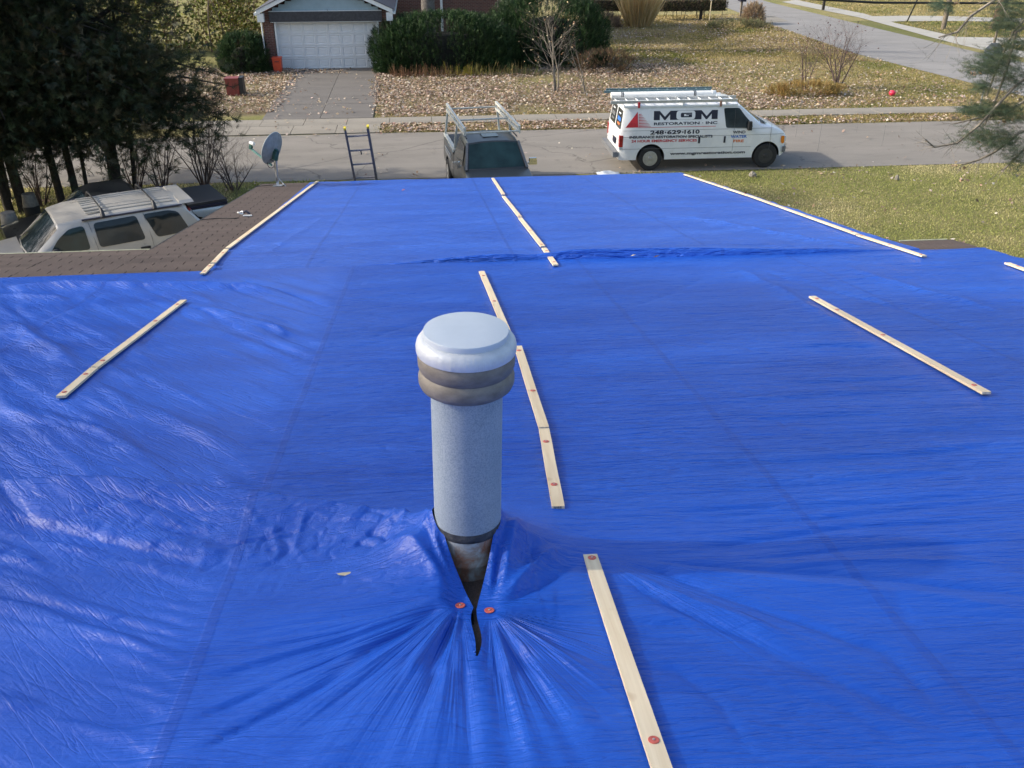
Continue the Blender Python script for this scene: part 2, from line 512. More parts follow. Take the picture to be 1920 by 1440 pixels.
M['dish_mount'] = plain('dish_mount_green', (0.03, 0.10, 0.09), 0.5)
M['mast'] = plain('mast_steel', (0.45, 0.46, 0.46), 0.35, metal=0.6)
M['cable'] = plain('black_cable', (0.012, 0.012, 0.012), 0.6)
M['gutter'] = plain('gutter_paint', (0.50, 0.51, 0.36), 0.5, var=0.2, scale=9)
M['siding'] = plain('pale_siding', (0.45, 0.44, 0.40), 0.7)
M['brick'] = make_brick('brown_brick')
M['blue_siding'] = plain('blue_grey_siding', (0.27, 0.37, 0.42), 0.55, var=0.06, scale=3)
M['dark_lintel'] = plain('dark_timber_lintel', (0.045, 0.048, 0.055), 0.7, var=0.3, scale=9)
M['door_white'] = plain('garage_door_white', (0.68, 0.71, 0.73), 0.5, var=0.05, scale=3)
M['far_shingle'] = plain('blue_grey_roofing', (0.06, 0.065, 0.085), 0.9, var=0.3, scale=20, bump=0.5)
M['concrete'] = make_asphalt('pale_concrete', (0.22, 0.20, 0.165), (0.34, 0.31, 0.26), False)
M['concrete_light'] = make_asphalt('light_concrete', (0.36, 0.345, 0.30), (0.48, 0.46, 0.41), False)
M['concrete_dark'] = make_asphalt('stained_concrete', (0.125, 0.115, 0.105), (0.20, 0.185, 0.165), False)
M['asphalt'] = make_asphalt('worn_asphalt', (0.185, 0.168, 0.145), (0.30, 0.275, 0.24))
M['asphalt2'] = make_asphalt('worn_asphalt_side', (0.23, 0.22, 0.205), (0.33, 0.315, 0.295))
M['gravel'] = make_asphalt('drive_gravel', (0.10, 0.095, 0.085), (0.19, 0.175, 0.15), False)
M['ground'] = make_ground()
M['foliage'] = leafmat('evergreen_foliage', 0.15)
M['leaf'] = leafmat('dry_leaves', 0.2, 0.75, 0.2)
M['grass'] = leafmat('grass_blades', 0.35, 0.7, 0.2)
M['bark'] = plain('dark_bark', (0.045, 0.037, 0.03), 0.95, var=0.4, scale=14, bump=0.8, bscale=30)
M['shaded_twigs'] = plain('bare_inner_twigs', (0.016, 0.017, 0.011), 0.95, var=0.5, scale=9, bump=0.9, bscale=18)  # near-black colour paints the shade inside dense shrubs
M['bark_grey'] = plain('grey_bark', (0.17, 0.15, 0.13), 0.95, var=0.3, scale=10, bump=0.9, bscale=25)
M['bark_brown'] = plain('brown_bark', (0.12, 0.075, 0.05), 0.95, var=0.35, scale=10, bump=0.9, bscale=25)
M['twig'] = plain('twig_bark', (0.17, 0.135, 0.105), 0.9, var=0.3, scale=6)
M['twig_purple'] = plain('twig_bark_purple', (0.12, 0.085, 0.075), 0.9, var=0.3, scale=6)
M['twig_pale'] = plain('pale_twig', (0.21, 0.185, 0.15), 0.9, var=0.3, scale=6)
M['pole_wood'] = plain('pole_wood', (0.19, 0.155, 0.115), 0.9, var=0.3, scale=8, bump=0.5)
M['sign_back'] = plain('sign_back_metal', (0.26, 0.275, 0.29), 0.5, metal=0.3)
M['bin_red'] = plain('red_bin_plastic', (0.60, 0.075, 0.03), 0.45, var=0.1)
M['bin_dull'] = plain('dull_red_plastic', (0.22, 0.045, 0.035), 0.5, var=0.15)
M['pink'] = plain('pink_red_plastic', (0.75, 0.04, 0.09), 0.35)
M['bucket'] = plain('white_bucket', (0.70, 0.72, 0.72), 0.45, var=0.1)
M['planter'] = plain('grey_planter', (0.22, 0.20, 0.165), 0.85, var=0.2, bump=0.3)
M['straw'] = plain('straw_wood', (0.62, 0.52, 0.33), 0.7)


# ------------------------------------------------------------------ numpy noise and scattering
def vnoise(u, v, seed=0):
    """smooth value noise, about -1..1"""
    u = np.asarray(u, float); v = np.asarray(v, float)
    lat = np.random.default_rng(1000 + seed).uniform(-1, 1, (256, 256))
    iu = np.floor(u).astype(int); iv = np.floor(v).astype(int)
    fu = u - iu; fv = v - iv
    fu = fu * fu * fu * (fu * (fu * 6 - 15) + 10); fv = fv * fv * fv * (fv * (fv * 6 - 15) + 10)
    g = lambda a, b: lat[a % 256, b % 256]
    return (g(iu, iv) * (1 - fu) + g(iu + 1, iv) * fu) * (1 - fv) + (g(iu, iv + 1) * (1 - fu) + g(iu + 1, iv + 1) * fu) * fv


def fnoise(u, v, seed=0, octv=4, rough=0.5):
    a = 1.0; s = 0.0; t = 0.0; k = 1.0
    for i in range(octv):
        s = s + a * vnoise(u * k + 17.3 * i, v * k + 9.1 * i, seed + i); t += a; a *= rough; k *= 2.03
    return s / t


def sstep(a, b, x):
    t = np.clip((x - a) / (b - a), 0, 1)
    return t * t * (3 - 2 * t)


def rot_mats(az, tilt, roll):
    """(m,3,3): roll about own axis z, tilt away from vertical, turn to azimuth"""
    m = len(az); ca, sa = np.cos(az), np.sin(az); ct, st = np.cos(tilt), np.sin(tilt); cr, sr = np.cos(roll), np.sin(roll)
    Z = np.zeros(m); O = np.ones(m)
    A = np.stack([ca, -sa, Z, sa, ca, Z, Z, Z, O], 1).reshape(m, 3, 3)
    B = np.stack([ct, Z, st, Z, O, Z, -st, Z, ct], 1).reshape(m, 3, 3)
    Cc = np.stack([cr, -sr, Z, sr, cr, Z, Z, Z, O], 1).reshape(m, 3, 3)
    return A @ B @ Cc


def scatter(name, TV, TF, P, RM, S, C, mat, parent=None, kind=None, smooth=False, shade=None):
    """copies of one small template baked into one mesh; TV along local +z"""
    TV = np.asarray(TV, np.float32); TF = np.asarray(TF, np.int32)
    m = len(P); n = len(TV)
    S = np.asarray(S, np.float32)
    if S.ndim == 1: S = np.repeat(S[:, None], 3, 1)
    V = np.einsum('mij,mnj->mni', RM, TV[None] * S[:, None, :]) + np.asarray(P)[:, None, :]
    F = (TF[None] + (np.arange(m) * n)[:, None, None]).reshape(-1, TF.shape[1])
    Cv = np.repeat(np.asarray(C)[:, None, :], n, 1)
    me = np_mesh(name, V.reshape(-1, 3), F, smooth, Cv.reshape(-1, 3))
    o = link(name, me, mat, parent)
    if kind: o['kind'] = kind
    return o


def pick_colors(pal, m, jit=0.18):
    pal = np.array(pal); c = pal[rng.integers(0, len(pal), m)]
    return np.clip(c * rng.uniform(1 - jit, 1 + jit, (m, 1)) * rng.uniform(0.94, 1.06, (m, 3)), 0, 1)


# ------------------------------------------------------------------ ground, roads, walks
ROAD0, ROAD1, WALK0, WALK1 = 26.62, 32.45, 33.80, 34.90


def side_left(y): return np.interp(y, [32.4, 36, 38.8, 48.4, 61, 80, 200], [26.2, 24.9, 24.35, 22.6, 22.3, 22.6, 24])


def leaf_density(X, Y):
    """leaves per square metre"""
    d = np.zeros_like(X)
    n = fnoise(X * 0.5, Y * 0.5, 3)
    verge = (Y > ROAD1) & (Y < WALK0)
    d = np.where(verge & (X > -1.6) & (X < 24), np.where(X < 13, 120, np.where(Y < 33.1, 75, 18)) * (0.85 + 0.5 * n), d)
    yard = (Y > WALK1) & (Y < 46) & (X > -1.7) & (X < side_left(Y))
    base = np.interp(X, [-2, 9, 13, 16, 20, 25], [105, 100, 80, 55, 30, 10])
    far = np.interp(Y, [34.9, 35.6, 38.5, 41, 46], [0.35, 1.0, 1.0, 0.85, 0.75]) * np.where((X > 13) & (Y > 38.8), 0.55, 1)
    d = np.where(yard, base * far * (0.75 + 0.8 * n), d)
    left = (Y > 36) & (Y < 47) & (X < -5.4) & (X > -15)
    edge = sstep(-5.2, -6.2, X + 0.5 * n) + 0.9 * sstep(44.4, 45.4, Y) * (X < -3.5)
    d = np.where(left, 85 * np.clip(edge, 0, 1) * (0.8 + 0.6 * n), d)
    onpad = (Y > 44.5) & (Y < 45.85) & (X > -6.2) & (X < -3.4)
    d = np.where(onpad, 70 * (0.7 + 0.8 * n), d)
    rightpad = (X > -2.9) & (X < -1.7) & (Y > 35.4) & (Y < 45.6)
    d = np.where(rightpad, 95 * sstep(-2.35, -1.8, X + 0.30 * n + 0.03 * (Y - 40)), d)
    d = np.where((X > -5.6) & (X < -2.2) & (Y > 32.6) & (Y < 44.6), np.maximum(d, 3.0 * (0.6 + 1.5 * n)), d)
    d = np.where((Y > ROAD0 + .1) & (Y < ROAD1) & (X > -12) & (X < 24), np.maximum(d, 0.25 + 5 * sstep(32.0, 32.4, Y) + 2.5 * sstep(27.1, 26.7, Y)), d)
    back = (Y >= 46) & (Y < 64) & (X > 8.5) & (X < side_left(Y))
    d = np.where(back, 34 * (0.7 + 1.2 * n), d)
    front = (Y > 13) & (Y < ROAD0) & (X > 4.9) & (X < 24)
    d = np.where(front, 1.5 * (1 + 1.6 * n) + 5 * sstep(25.2, 26.4, Y) * (n > 0), d)
    lf = (Y > 19) & (Y < ROAD0) & (X < -4) & (X > -16)
    d = np.where(lf, 12 * (0.6 + 1.2 * n), d)
    return np.clip(d, 0, None)


gx = np.concatenate([[-400, -200, -100, -60, -40], np.arange(-30, 46, 0.4), [50, 60, 100, 200, 400]])
gy = np.concatenate([[-300, -100, -40, -20, -5], np.arange(6, 90, 0.4), [95, 110, 150, 250, 500]])
GX, GY = np.meshgrid(gx, gy)
gn = fnoise(GX * 0.35, GY * 0.35, 21); gn2 = fnoise(GX * 1.6, GY * 1.6, 33)
green = np.array([0.22, 0.24, 0.07]); straw = np.array([0.45, 0.375, 0.18]); tan = np.array([0.24, 0.185, 0.125]); shaded_grass = np.array([0.055, 0.10, 0.02])
w = np.clip(0.42 + 0.5 * gn + 0.3 * gn2, 0, 1)[..., None]
w = np.where(((GY > 40) & (GX > 8) & (GX < 23))[..., None], np.clip(w + 0.3, 0, 1), w)
gc = green * (1 - w) + straw * w
w2 = ((GY > 46) & (GX > 28)).astype(float)[..., None]
gc = gc * (1 - 0.5 * w2) + 0.5 * w2 * np.where(((GY > 52) & (GY < 62))[..., None], shaded_grass, straw * 0.9)  # darker green band paints shade onto the far lawn
ld = np.clip(leaf_density(GX, GY) / 60, 0, 1)[..., None]
gc = gc * (1 - ld * 0.85) + tan * ld * 0.85
nV = GX.size; ny_, nx_ = GX.shape
idx = np.arange(nV).reshape(ny_, nx_)
gF = np.stack([idx[:-1, :-1], idx[:-1, 1:], idx[1:, 1:], idx[1:, :-1]], -1).reshape(-1, 4)
ground = link('ground', np_mesh('ground', np.stack([GX, GY, np.zeros_like(GX)], -1).reshape(-1, 3), gF, False, gc.reshape(-1, 3)), M['ground'])
ground['kind'] = 'structure'


def sheet(name, pts, z, mat, kind='structure', parent=None):
    mb = MB(); mb.add([(p[0], p[1], z) for p in pts], [tuple(range(len(pts)))])
    o = mb.build(name, mat, parent)
    if kind: o['kind'] = kind
    return o


def ragged(x0, x1, y, n, amp, seed):
    xs = np.linspace(x0, x1, n)
    return [(x, y + amp * float(fnoise(np.array(x * 0.8), np.array(seed * 3.3), seed))) for x in xs]


sheet('road', ragged(-90, 90, ROAD0, 300, 0.10, 2) + ragged(90, -90, ROAD1, 300, 0.10, 5), 0.012, M['asphalt'])
ys = np.linspace(32.2, 140, 60)
sheet('side_street', [(float(side_left(y)), y) for y in ys] + [(float(np.interp(y, [32.2, 36, 46.9, 57.6, 73.4, 140], [33.5, 31.2, 29.4, 28.3, 26.9, 26.6])), y) for y in ys[::-1]], 0.016, M['asphalt2'])

walk = thing('sidewalk', None, None); walk['kind'] = 'structure'
slabm = {}


def slab(w, d, mat, key):
    k = (round(w, 2), round(d, 2), mat.name, key)
    if k not in slabm:
        mb = MB(); mb.box((0, 0, -0.03), (w - 0.018, d - 0.018, 0.10)); slabm[k] = mb.mesh('slab'); slabm[k].materials.append(mat)
    return slabm[k]


x = -30.0
while x < 22.6:
    o = link('slab', slab(1.55, WALK1 - WALK0, M['concrete'], 0), None, walk)
    o.location = (x, (WALK0 + WALK1) / 2, 0.015 + random.uniform(-0.006, 0.006)); o.rotation_euler = (random.uniform(-.004, .004), random.uniform(-.004, .004), 0)
    x += 1.55
apron = thing('driveway_apron', None, None); apron['kind'] = 'structure'
for i, x in enumerate((-7.15, -5.6, -4.05, -2.5)):
    for j, (y0, y1) in enumerate(((32.5, 33.78),)):
        o = link('slab', slab(1.55, y1 - y0, M['concrete'], 1), None, apron); o.location = (x + 0.1, (y0 + y1) / 2, 0.018 + 0.004 * random.random())
drive = thing('driveway', None, None); drive['kind'] = 'structure'
for i, (x0, x1) in enumerate(((-6.05, -3.92), (-3.92, -1.95))):
    for j, (y0, y1) in enumerate(((34.92, 37.6), (37.6, 41.2), (41.2, 46.1))):
        o = link('slab', slab(x1 - x0, y1 - y0, M['concrete_dark'], i), None, drive); o.location = ((x0 + x1) / 2, (y0 + y1) / 2, 0.012 + 0.006 * random.random())
sheet('truck_driveway', [(0.2, 16.0), (4.2, 16.0), (4.4, 26.7), (0.0, 26.7)], 0.008, M['gravel'])
sheet('parking_pad', [(-13, 13), (-3.6, 12), (-3.4, 20.8), (-5.5, 22.2), (-9.0, 20.6), (-13, 19.6)], 0.008, M['gravel'])
# pavements across the side street and the neighbour's drive
px_ = lambda *a: [at_z(*p) for p in a]
PAVED = [px_((1493, 0), (1560, 14), (1620, 26), (1680, 44), (1760, 62), (1850, 84), (1960, 104), (1960, 116), (1850, 96), (1790, 82), (1740, 69), (1680, 52), (1610, 33), (1540, 19), (1466, 4)),
         px_((1630, 31), (1700, 30), (1790, 31), (1870, 34), (2050, 38), (2050, 48), (1870, 41), (1790, 40), (1690, 40.5), (1650, 42)),
         px_((1795, 70), (1850, 71), (1960, 72), (1960, 86), (1840, 84), (1800, 80))]
sheet('side_sidewalk', PAVED[0], 0.020, M['concrete_light'])
sheet('far_driveway', PAVED[1], 0.024, M['concrete_light'])
sheet('corner_driveway', PAVED[2], 0.028, M['concrete_light'])
sheet('neighbour_driveway', px_((1338, 29), (1385, 27.5), (1450, 30), (1478, 40), (1440, 43.5), (1345, 40)), 0.024, M['concrete'])

# leaf litter: thousands of small bent leaves
LX0, LX1, LY0, LY1 = -16, 26, 13, 64
m = 600000
X = rng.uniform(LX0, LX1, m); Y = rng.uniform(LY0, LY1, m)
keep = rng.random(m) < leaf_density(X, Y) * np.clip(1.7 + 1.7 * fnoise(X * 1.7, Y * 1.7, 55, 3), 0.15, 3) / (m / ((LX1 - LX0) * (LY1 - LY0)))
far_th = rng.random(m) < np.where(Y > 46, 0.6, 1)
X, Y = X[keep & far_th], Y[keep & far_th]; m = len(X)
LT = np.array([(-0.5, 0, 0.06), (0, -0.34, 0), (0, 0.34, 0.03), (0.5, 0, 0.16), (0.08, 0, 0.10)])
LF = np.array([(0, 1, 4), (0, 4, 2), (1, 3, 4), (4, 3, 2)])
RM = rot_mats(rng.uniform(0, 6.28, m), rng.normal(0, 0.45, m), rng.uniform(0, 6.28, m))
pal = [(0.46, 0.36, 0.27), (0.55, 0.45, 0.36), (0.36, 0.25, 0.17), (0.26, 0.17, 0.11), (0.46, 0.35, 0.22), (0.60, 0.52, 0.43), (0.38, 0.26, 0.21), (0.20, 0.14, 0.10)]
scatter('leaf_litter', LT, LF, np.stack([X, Y, rng.uniform(0.045, 0.085, m)], 1), RM, rng.uniform(0.07, 0.145, m), pick_colors(pal, m, 0.3), M['leaf'], kind='stuff')
print('leaves', m)


def blades(name, X, Y, hgt, wid, pal, label=None):
    m = len(X)
    TV = [(-0.5, 0, 0), (0.5, 0, 0), (0.1, 0, 1)]; TF = [(0, 1, 2)]
    RM = rot_mats(rng.uniform(0, 6.28, m), np.abs(rng.normal(0, 0.5, m)), rng.uniform(0, 6.28, m))
    S = np.stack([rng.uniform(*wid, m), rng.uniform(*wid, m), rng.uniform(*hgt, m)], 1)
    n = np.clip(0.66 + 0.9 * fnoise(X * 0.45, Y * 0.45, 21) + rng.normal(0, 0.22, m), 0, 1)
    k = (n * (len(pal) - 1)); i0 = np.floor(k).astype(int); i1 = np.minimum(i0 + 1, len(pal) - 1); f = (k - i0)[:, None]
    P_ = np.array(pal); C = (P_[i0] * (1 - f) + P_[i1] * f) * rng.uniform(0.7, 1.3, (m, 1))
    return scatter(name, TV, TF, np.stack([X, Y, np.full(m, 0.0)], 1), RM, S, C, M['grass'], kind='stuff')


gpal = [(0.24, 0.28, 0.075), (0.33, 0.35, 0.11), (0.46, 0.43, 0.18), (0.60, 0.52, 0.29)]
m = 120000
X = rng.uniform(4.9, 21, m); Y = rng.uniform(13.5, 26.62, m)
blades('lawn_grass', X, Y, (0.02, 0.06), (0.014, 0.03), gpal)
m = 90000
X = rng.uniform(-1.9, 26, m); Y = np.where(rng.random(m) < 0.25, rng.uniform(32.5, 33.75, m), rng.uniform(34.95, 46, m))
k = (X < side_left(Y) - 0.1) & (rng.random(m) < np.where(Y < 33.8, np.where(X > 12, 0.9, 0.35), np.interp(X, [-2, 8, 12, 18, 26], [0.05, 0.10, 0.35, 0.8, 1])) + 0.6 * ((Y > 34.9) & (Y < 35.5)))
blades('verge_grass', X[k], Y[k], (0.04, 0.10), (0.02, 0.05), [(0.13, 0.15, 0.035), (0.20, 0.20, 0.055), (0.32, 0.26, 0.10), (0.44, 0.35, 0.18)])
m = 60000
X = rng.uniform(8.5, 22.5, m); Y = rng.uniform(46, 66, m); k = X < side_left(Y)
blades('yard_grass', X[k], Y[k], (0.05, 0.12), (0.04, 0.08), [(0.14, 0.16, 0.04), (0.28, 0.24, 0.085), (0.38, 0.30, 0.13), (0.46, 0.37, 0.19)])
m = 60000
X = rng.uniform(28, 52, m); Y = rng.uniform(42, 82, m); k = X > np.interp(Y, [36, 46.9, 57.6, 73.4, 140], [33, 31.5, 30.5, 29.0, 28.6])
def in_poly(X, Y, P):
    c = np.zeros(len(X), bool)
    for (x0, y0), (x1, y1) in zip(P, P[1:] + P[:1]):
        c ^= ((y0 > Y) != (y1 > Y)) & (X < (x1 - x0) * (Y - y0) / (y1 - y0 + 1e-9) + x0)
    return c
for P_ in PAVED: k &= ~in_poly(X, Y, P_)
blades('far_grass', X[k], Y[k], (0.04, 0.10), (0.05, 0.11), [(0.14, 0.18, 0.04), (0.26, 0.24, 0.085), (0.34, 0.28, 0.12), (0.42, 0.34, 0.17)])
m = 30000
X = rng.uniform(-16, -3, m); Y = rng.uniform(21.5, 26.6, m)
blades('left_grass', X, Y, (0.04, 0.11), (0.015, 0.035), gpal)


# ------------------------------------------------------------------ our house: roof, shingles, eaves, walls
house = thing('house', 'low brown shingled house under the blue tarps', 'house', (0, 0, 0))
EL, ER, EW = 9.87, 8.86, 17.05
WX0, WX1, MX0, MX1 = -3.10, 4.87, -8.0, 5.62
plan = [(MX0, -2.5), (MX1, -2.5), (MX1, ER), (WX1, ER), (WX1, EW), (WX0, EW), (WX0, EL), (MX0, EL)]
mb = MB(); mb.prism([(x, y, roof_z(y, -0.012)) for x, y in plan], (0, 0, -0.12))
mb.prism([(MX0, -2.5, roof_z(-2.5, -0.012)), (MX0, -13, roof_z(-2.5) - 10.5 * TA), (MX1, -13, roof_z(-2.5) - 10.5 * TA), (MX1, -2.5, roof_z(-2.5, -0.012))], (0, 0, -0.12))
roof = mb.build('roof', M['felt'], house)
mb = MB()
for (x0, x1, y0, y1) in ((MX0 + .5, MX1 - .4, -12.4, 8.4), (WX0 + .4, WX1 - .35, 8.4, 16.5)):
    zt = [min(roof_z(y, -0.14), roof_z(-2.5, -0.14) - abs(min(0, y + 2.5)) * TA) for y in (y0, y1)]
    mb.add([(x0, y0, 0), (x1, y0, 0), (x1, y1, 0), (x0, y1, 0), (x0, y0, zt[0]), (x1, y0, zt[0]), (x1, y1, zt[1]), (x0, y1, zt[1])],
           [(0, 3, 2, 1), (0, 1, 5, 4), (1, 2, 6, 5), (2, 3, 7, 6), (3, 0, 4, 7)])
mb.build('wall', M['siding'], house)


def shingle_mesh(cuts):
    mb = MB(); L, Wd, th = 0.205, 0.914, 0.005
    def tab(x0, x1, y0, y1):
        z = lambda y: 0.0015 + 0.008 * y / L
        V = [(x0, y0, z(y0)), (x1, y0, z(y0)), (x1, y1, z(y1)), (x0, y1, z(y1))]
        mb.prism(V, (0, 0, th))
    tab(0, Wd, 0, 0.065)
    for a, b in cuts: tab(a, b, 0.0651, L)
    return mb.mesh('shingle')


g = 0.0045
SH = [shingle_mesh([(0, .3047 - g), (.3047 + g, .609 - g), (.609 + g, .914 - 0.004)]), shingle_mesh([(0, .152 - g), (.152 + g, .457 - g), (.457 + g, .762 - g), (.762 + g, .910)])]
for q in SH: q.materials.append(M['shingle'])
EXPO = 0.142
cs = math.cos(SLOPE)


def lay(x0, x1, y0, y1, off=0):
    n = int((y1 - y0) / (EXPO * cs))
    for r_ in range(n + 1):
        ylow = y1 - r_ * EXPO * cs + 0.012
        x = x0
        while x < x1:
            o = link('shingle', SH[(r_ + off) % 2], None, roof)
            ytop = ylow - 0.205 * cs
            o.location = (x + random.uniform(0, .003), ytop, roof_z(ytop, -0.012 + random.uniform(0, 0.0012)))
            o.rotation_euler = (-SLOPE + random.uniform(-.004, .006), random.uniform(-.003, .003), random.uniform(-.003, .003))
            x += 0.916


lay(-5.87, -2.3, 8.15, EL)
lay(WX0, -2.4, EL, EW, 1)
lay(4.71, 5.5, 7.55, ER)
lay(-0.38, 0.4, 1.85, 2.75)


def eave(name, a, b, w, t, dz, label=None):
    mb = MB()
    A = Vector((*a, roof_z(a[1], dz))); B = Vector((*b, roof_z(b[1], dz)))
    mb.bar(A, B, w, t)
    d = (B - A).normalized(); sd = d.cross(Vector((0, 0, 1)))
    for sgn in (-1, 1):
        mb.bar(A + sd * sgn * w * 0.5 + Vector((0, 0, t * 0.6)), B + sd * sgn * w * 0.5 + Vector((0, 0, t * 0.6)), 0.012, t * 0.9)
    o = mb.build(name, M['gutter'], house)
    if label: o['label'] = label
    return o


eave('gutter', (MX0, EL + 0.075), (-2.93, EL + 0.075), 0.11, 0.03, -0.05)
eave('gutter', (5.08, ER + 0.075), (MX1, ER + 0.075), 0.11, 0.03, -0.05)
mb = MB(); mb.bar((WX0 - .012, EL, roof_z(EL, -0.05)), (WX0 - .012, EW, roof_z(EW, -0.05)), 0.02, 0.10)
mb.bar((WX0, EW + .012, roof_z(EW, -0.06)), (WX1, EW + .012, roof_z(EW, -0.06)), 0.02, 0.12)
mb.build('drip_edge', M['cable'], house)

# ------------------------------------------------------------------ battens: where they lie (plan coordinates on the roof)
BATT = [  # pixel ends in the photograph, joints as butt ends, label
    ((595, 341), (427, 467), 'longest pale batten along the left edge of the far tarp'),
    ((425, 469), (400, 495), 'short batten piece in the middle of the left edge chain, above the brown shingles'),
    ((398, 497), (380, 515), 'last short batten stub at the near end of the left edge, by the shingles'),
    ((924, 335), (944, 366), 'batten at the far eave end of the middle row, pointing at the pickup'),
    ((944, 369), (975, 408), 'second batten from the eave in the middle row of the far tarp'),
    ((975, 410), (1018, 464), 'third batten from the eave in the middle row of the far tarp'),
    ((1020, 467), (1042, 499), 'short batten bridging the dark crease between the two tarps'),
    ((1284, 328), (1404, 368), 'batten at the far eave end of the right edge, nearest the white van'),
    ((1405, 368), (1608, 441), 'long batten along the right edge of the far tarp beside the lawn'),
    ((1609, 442), (1733, 482), 'batten at the near end of the right edge, beside the small brown roof corner'),
    ((345, 565), (178, 692), 'upper longer batten of the lone left pair on the creased near tarp'),
    ((177, 693), (114, 747), 'lower shorter batten of the lone left pair on the creased near tarp'),
    ((903, 511), (958, 640), 'batten beyond the vent cap, partly hidden behind its top'),
    ((971, 652), (1020, 806), 'batten starting beside the white cap rim, right of the vent pipe'),
    ((1020, 808), (1047, 956), 'batten right of the vent pipe with a stamped end facing the camera'),
    ((1106, 1045), (1278, 1560), 'nearest batten running out of the bottom edge of the photo'),
    ((1522, 558), (1850, 740), 'lone batten on the right half of the near tarp'),
    ((1888, 495), (1990, 532), 'batten cut off by the right edge of the photo'),
]
bplan = [(on_roof(*a, 0.03), on_roof(*b, 0.03)) for a, b, _ in BATT]


def seg_dist(X, Y, a, b):
    dx, dy = b[0] - a[0], b[1] - a[1]; L2 = dx * dx + dy * dy + 1e-12
    t = np.clip(((X - a[0]) * dx + (Y - a[1]) * dy) / L2, 0, 1)
    return np.hypot(X - a[0] - t * dx, Y - a[1] - t * dy), t


def poly_ridge(X, Y, pts, amp, wid, taper=0.25):
    """gaussian ridge (or valley) along a polyline, fading at both ends"""
    pts = [on_roof(*p) for p in pts]
    H = np.zeros_like(X); Ls = [math.dist(a, b) for a, b in zip(pts, pts[1:])]; T = sum(Ls); acc = 0
    x0 = min(p[0] for p in pts) - 3 * wid; x1 = max(p[0] for p in pts) + 3 * wid
    y0 = min(p[1] for p in pts) - 3 * wid; y1 = max(p[1] for p in pts) + 3 * wid
    k = (X > x0) & (X < x1) & (Y > y0) & (Y < y1)
    if not k.any(): return H
    x, y = X[k], Y[k]
    best = np.full(len(x), 9.0); tt = np.zeros(len(x))
    wob = 0.35 * wid * fnoise(x * 5, y * 5, 77, 2)
    for a, b, l in zip(pts, pts[1:], Ls):
        d, t = seg_dist(x + wob, y + wob, a, b)
        c = d < best; best = np.where(c, d, best); tt = np.where(c, (acc + t * l) / T, tt); acc += l
    fade = sstep(0, taper, tt) * sstep(0, taper, 1 - tt)
    H[k] = amp * fade * np.exp(-(best / wid) ** 1.35)
    return H


def tent_ridge(X, Y, pts, wn, wf):
    """raised crest: pts = (px, py, height); wn, wf = falloff on the near and the far side"""
    P = [(*on_roof(p[0], p[1], p[2]), p[2]) for p in pts]
    best = np.full(X.shape, 99.0); hh = np.zeros_like(X); sd = np.zeros_like(X)
    for a, b in zip(P, P[1:]):
        d, t = seg_dist(X, Y, a, b)
        c = d < best; best = np.where(c, d, best)
        hh = np.where(c, a[2] + t * (b[2] - a[2]), hh); sd = np.where(c, Y - (a[1] + t * (b[1] - a[1])), sd)
    wd = np.where(sd < 0, wn, wf)
    return hh * np.exp(-(best / wd) ** 1.35)


PC = (0.083, 2.60); PR = 0.1175
C1, C2 = (0.043, 2.295), (0.137, 2.255)
APEX = (0.092, 2.285)


def hole_sd(X, Y):
    """signed distance (negative inside) of the cut round the pipe plus the slit below it"""
    d1 = np.hypot(X - PC[0], Y - PC[1]) - (PR + 0.003)
    t = np.clip((Y - APEX[1]) / (PC[1] - APEX[1]), -1, 1)
    cx = APEX[0] + (PC[0] - APEX[0]) * t
    half = 0.006 + (PR - 0.002) * np.clip(t, 0, 1) ** 1.15
    d2 = np.where((Y > APEX[1] - 0.01) & (Y < PC[1]), np.abs(X - cx) - half, 9)
    t3 = (Y - 2.02) / (APEX[1] - 2.02)
    cx3 = 0.083 + 0.010 * t3 + 0.006 * np.sin(t3 * 6)
    half3 = 0.0105 * np.clip(np.sin(np.clip(t3, 0, 1) * math.pi * 0.93 + 0.05), 0, 1) ** 0.6 + 0.001
    d3 = np.where((Y > 2.02) & (Y <= APEX[1]), np.abs(X - cx3) - half3, 9)
    return np.minimum(np.minimum(d1, d2), d3)


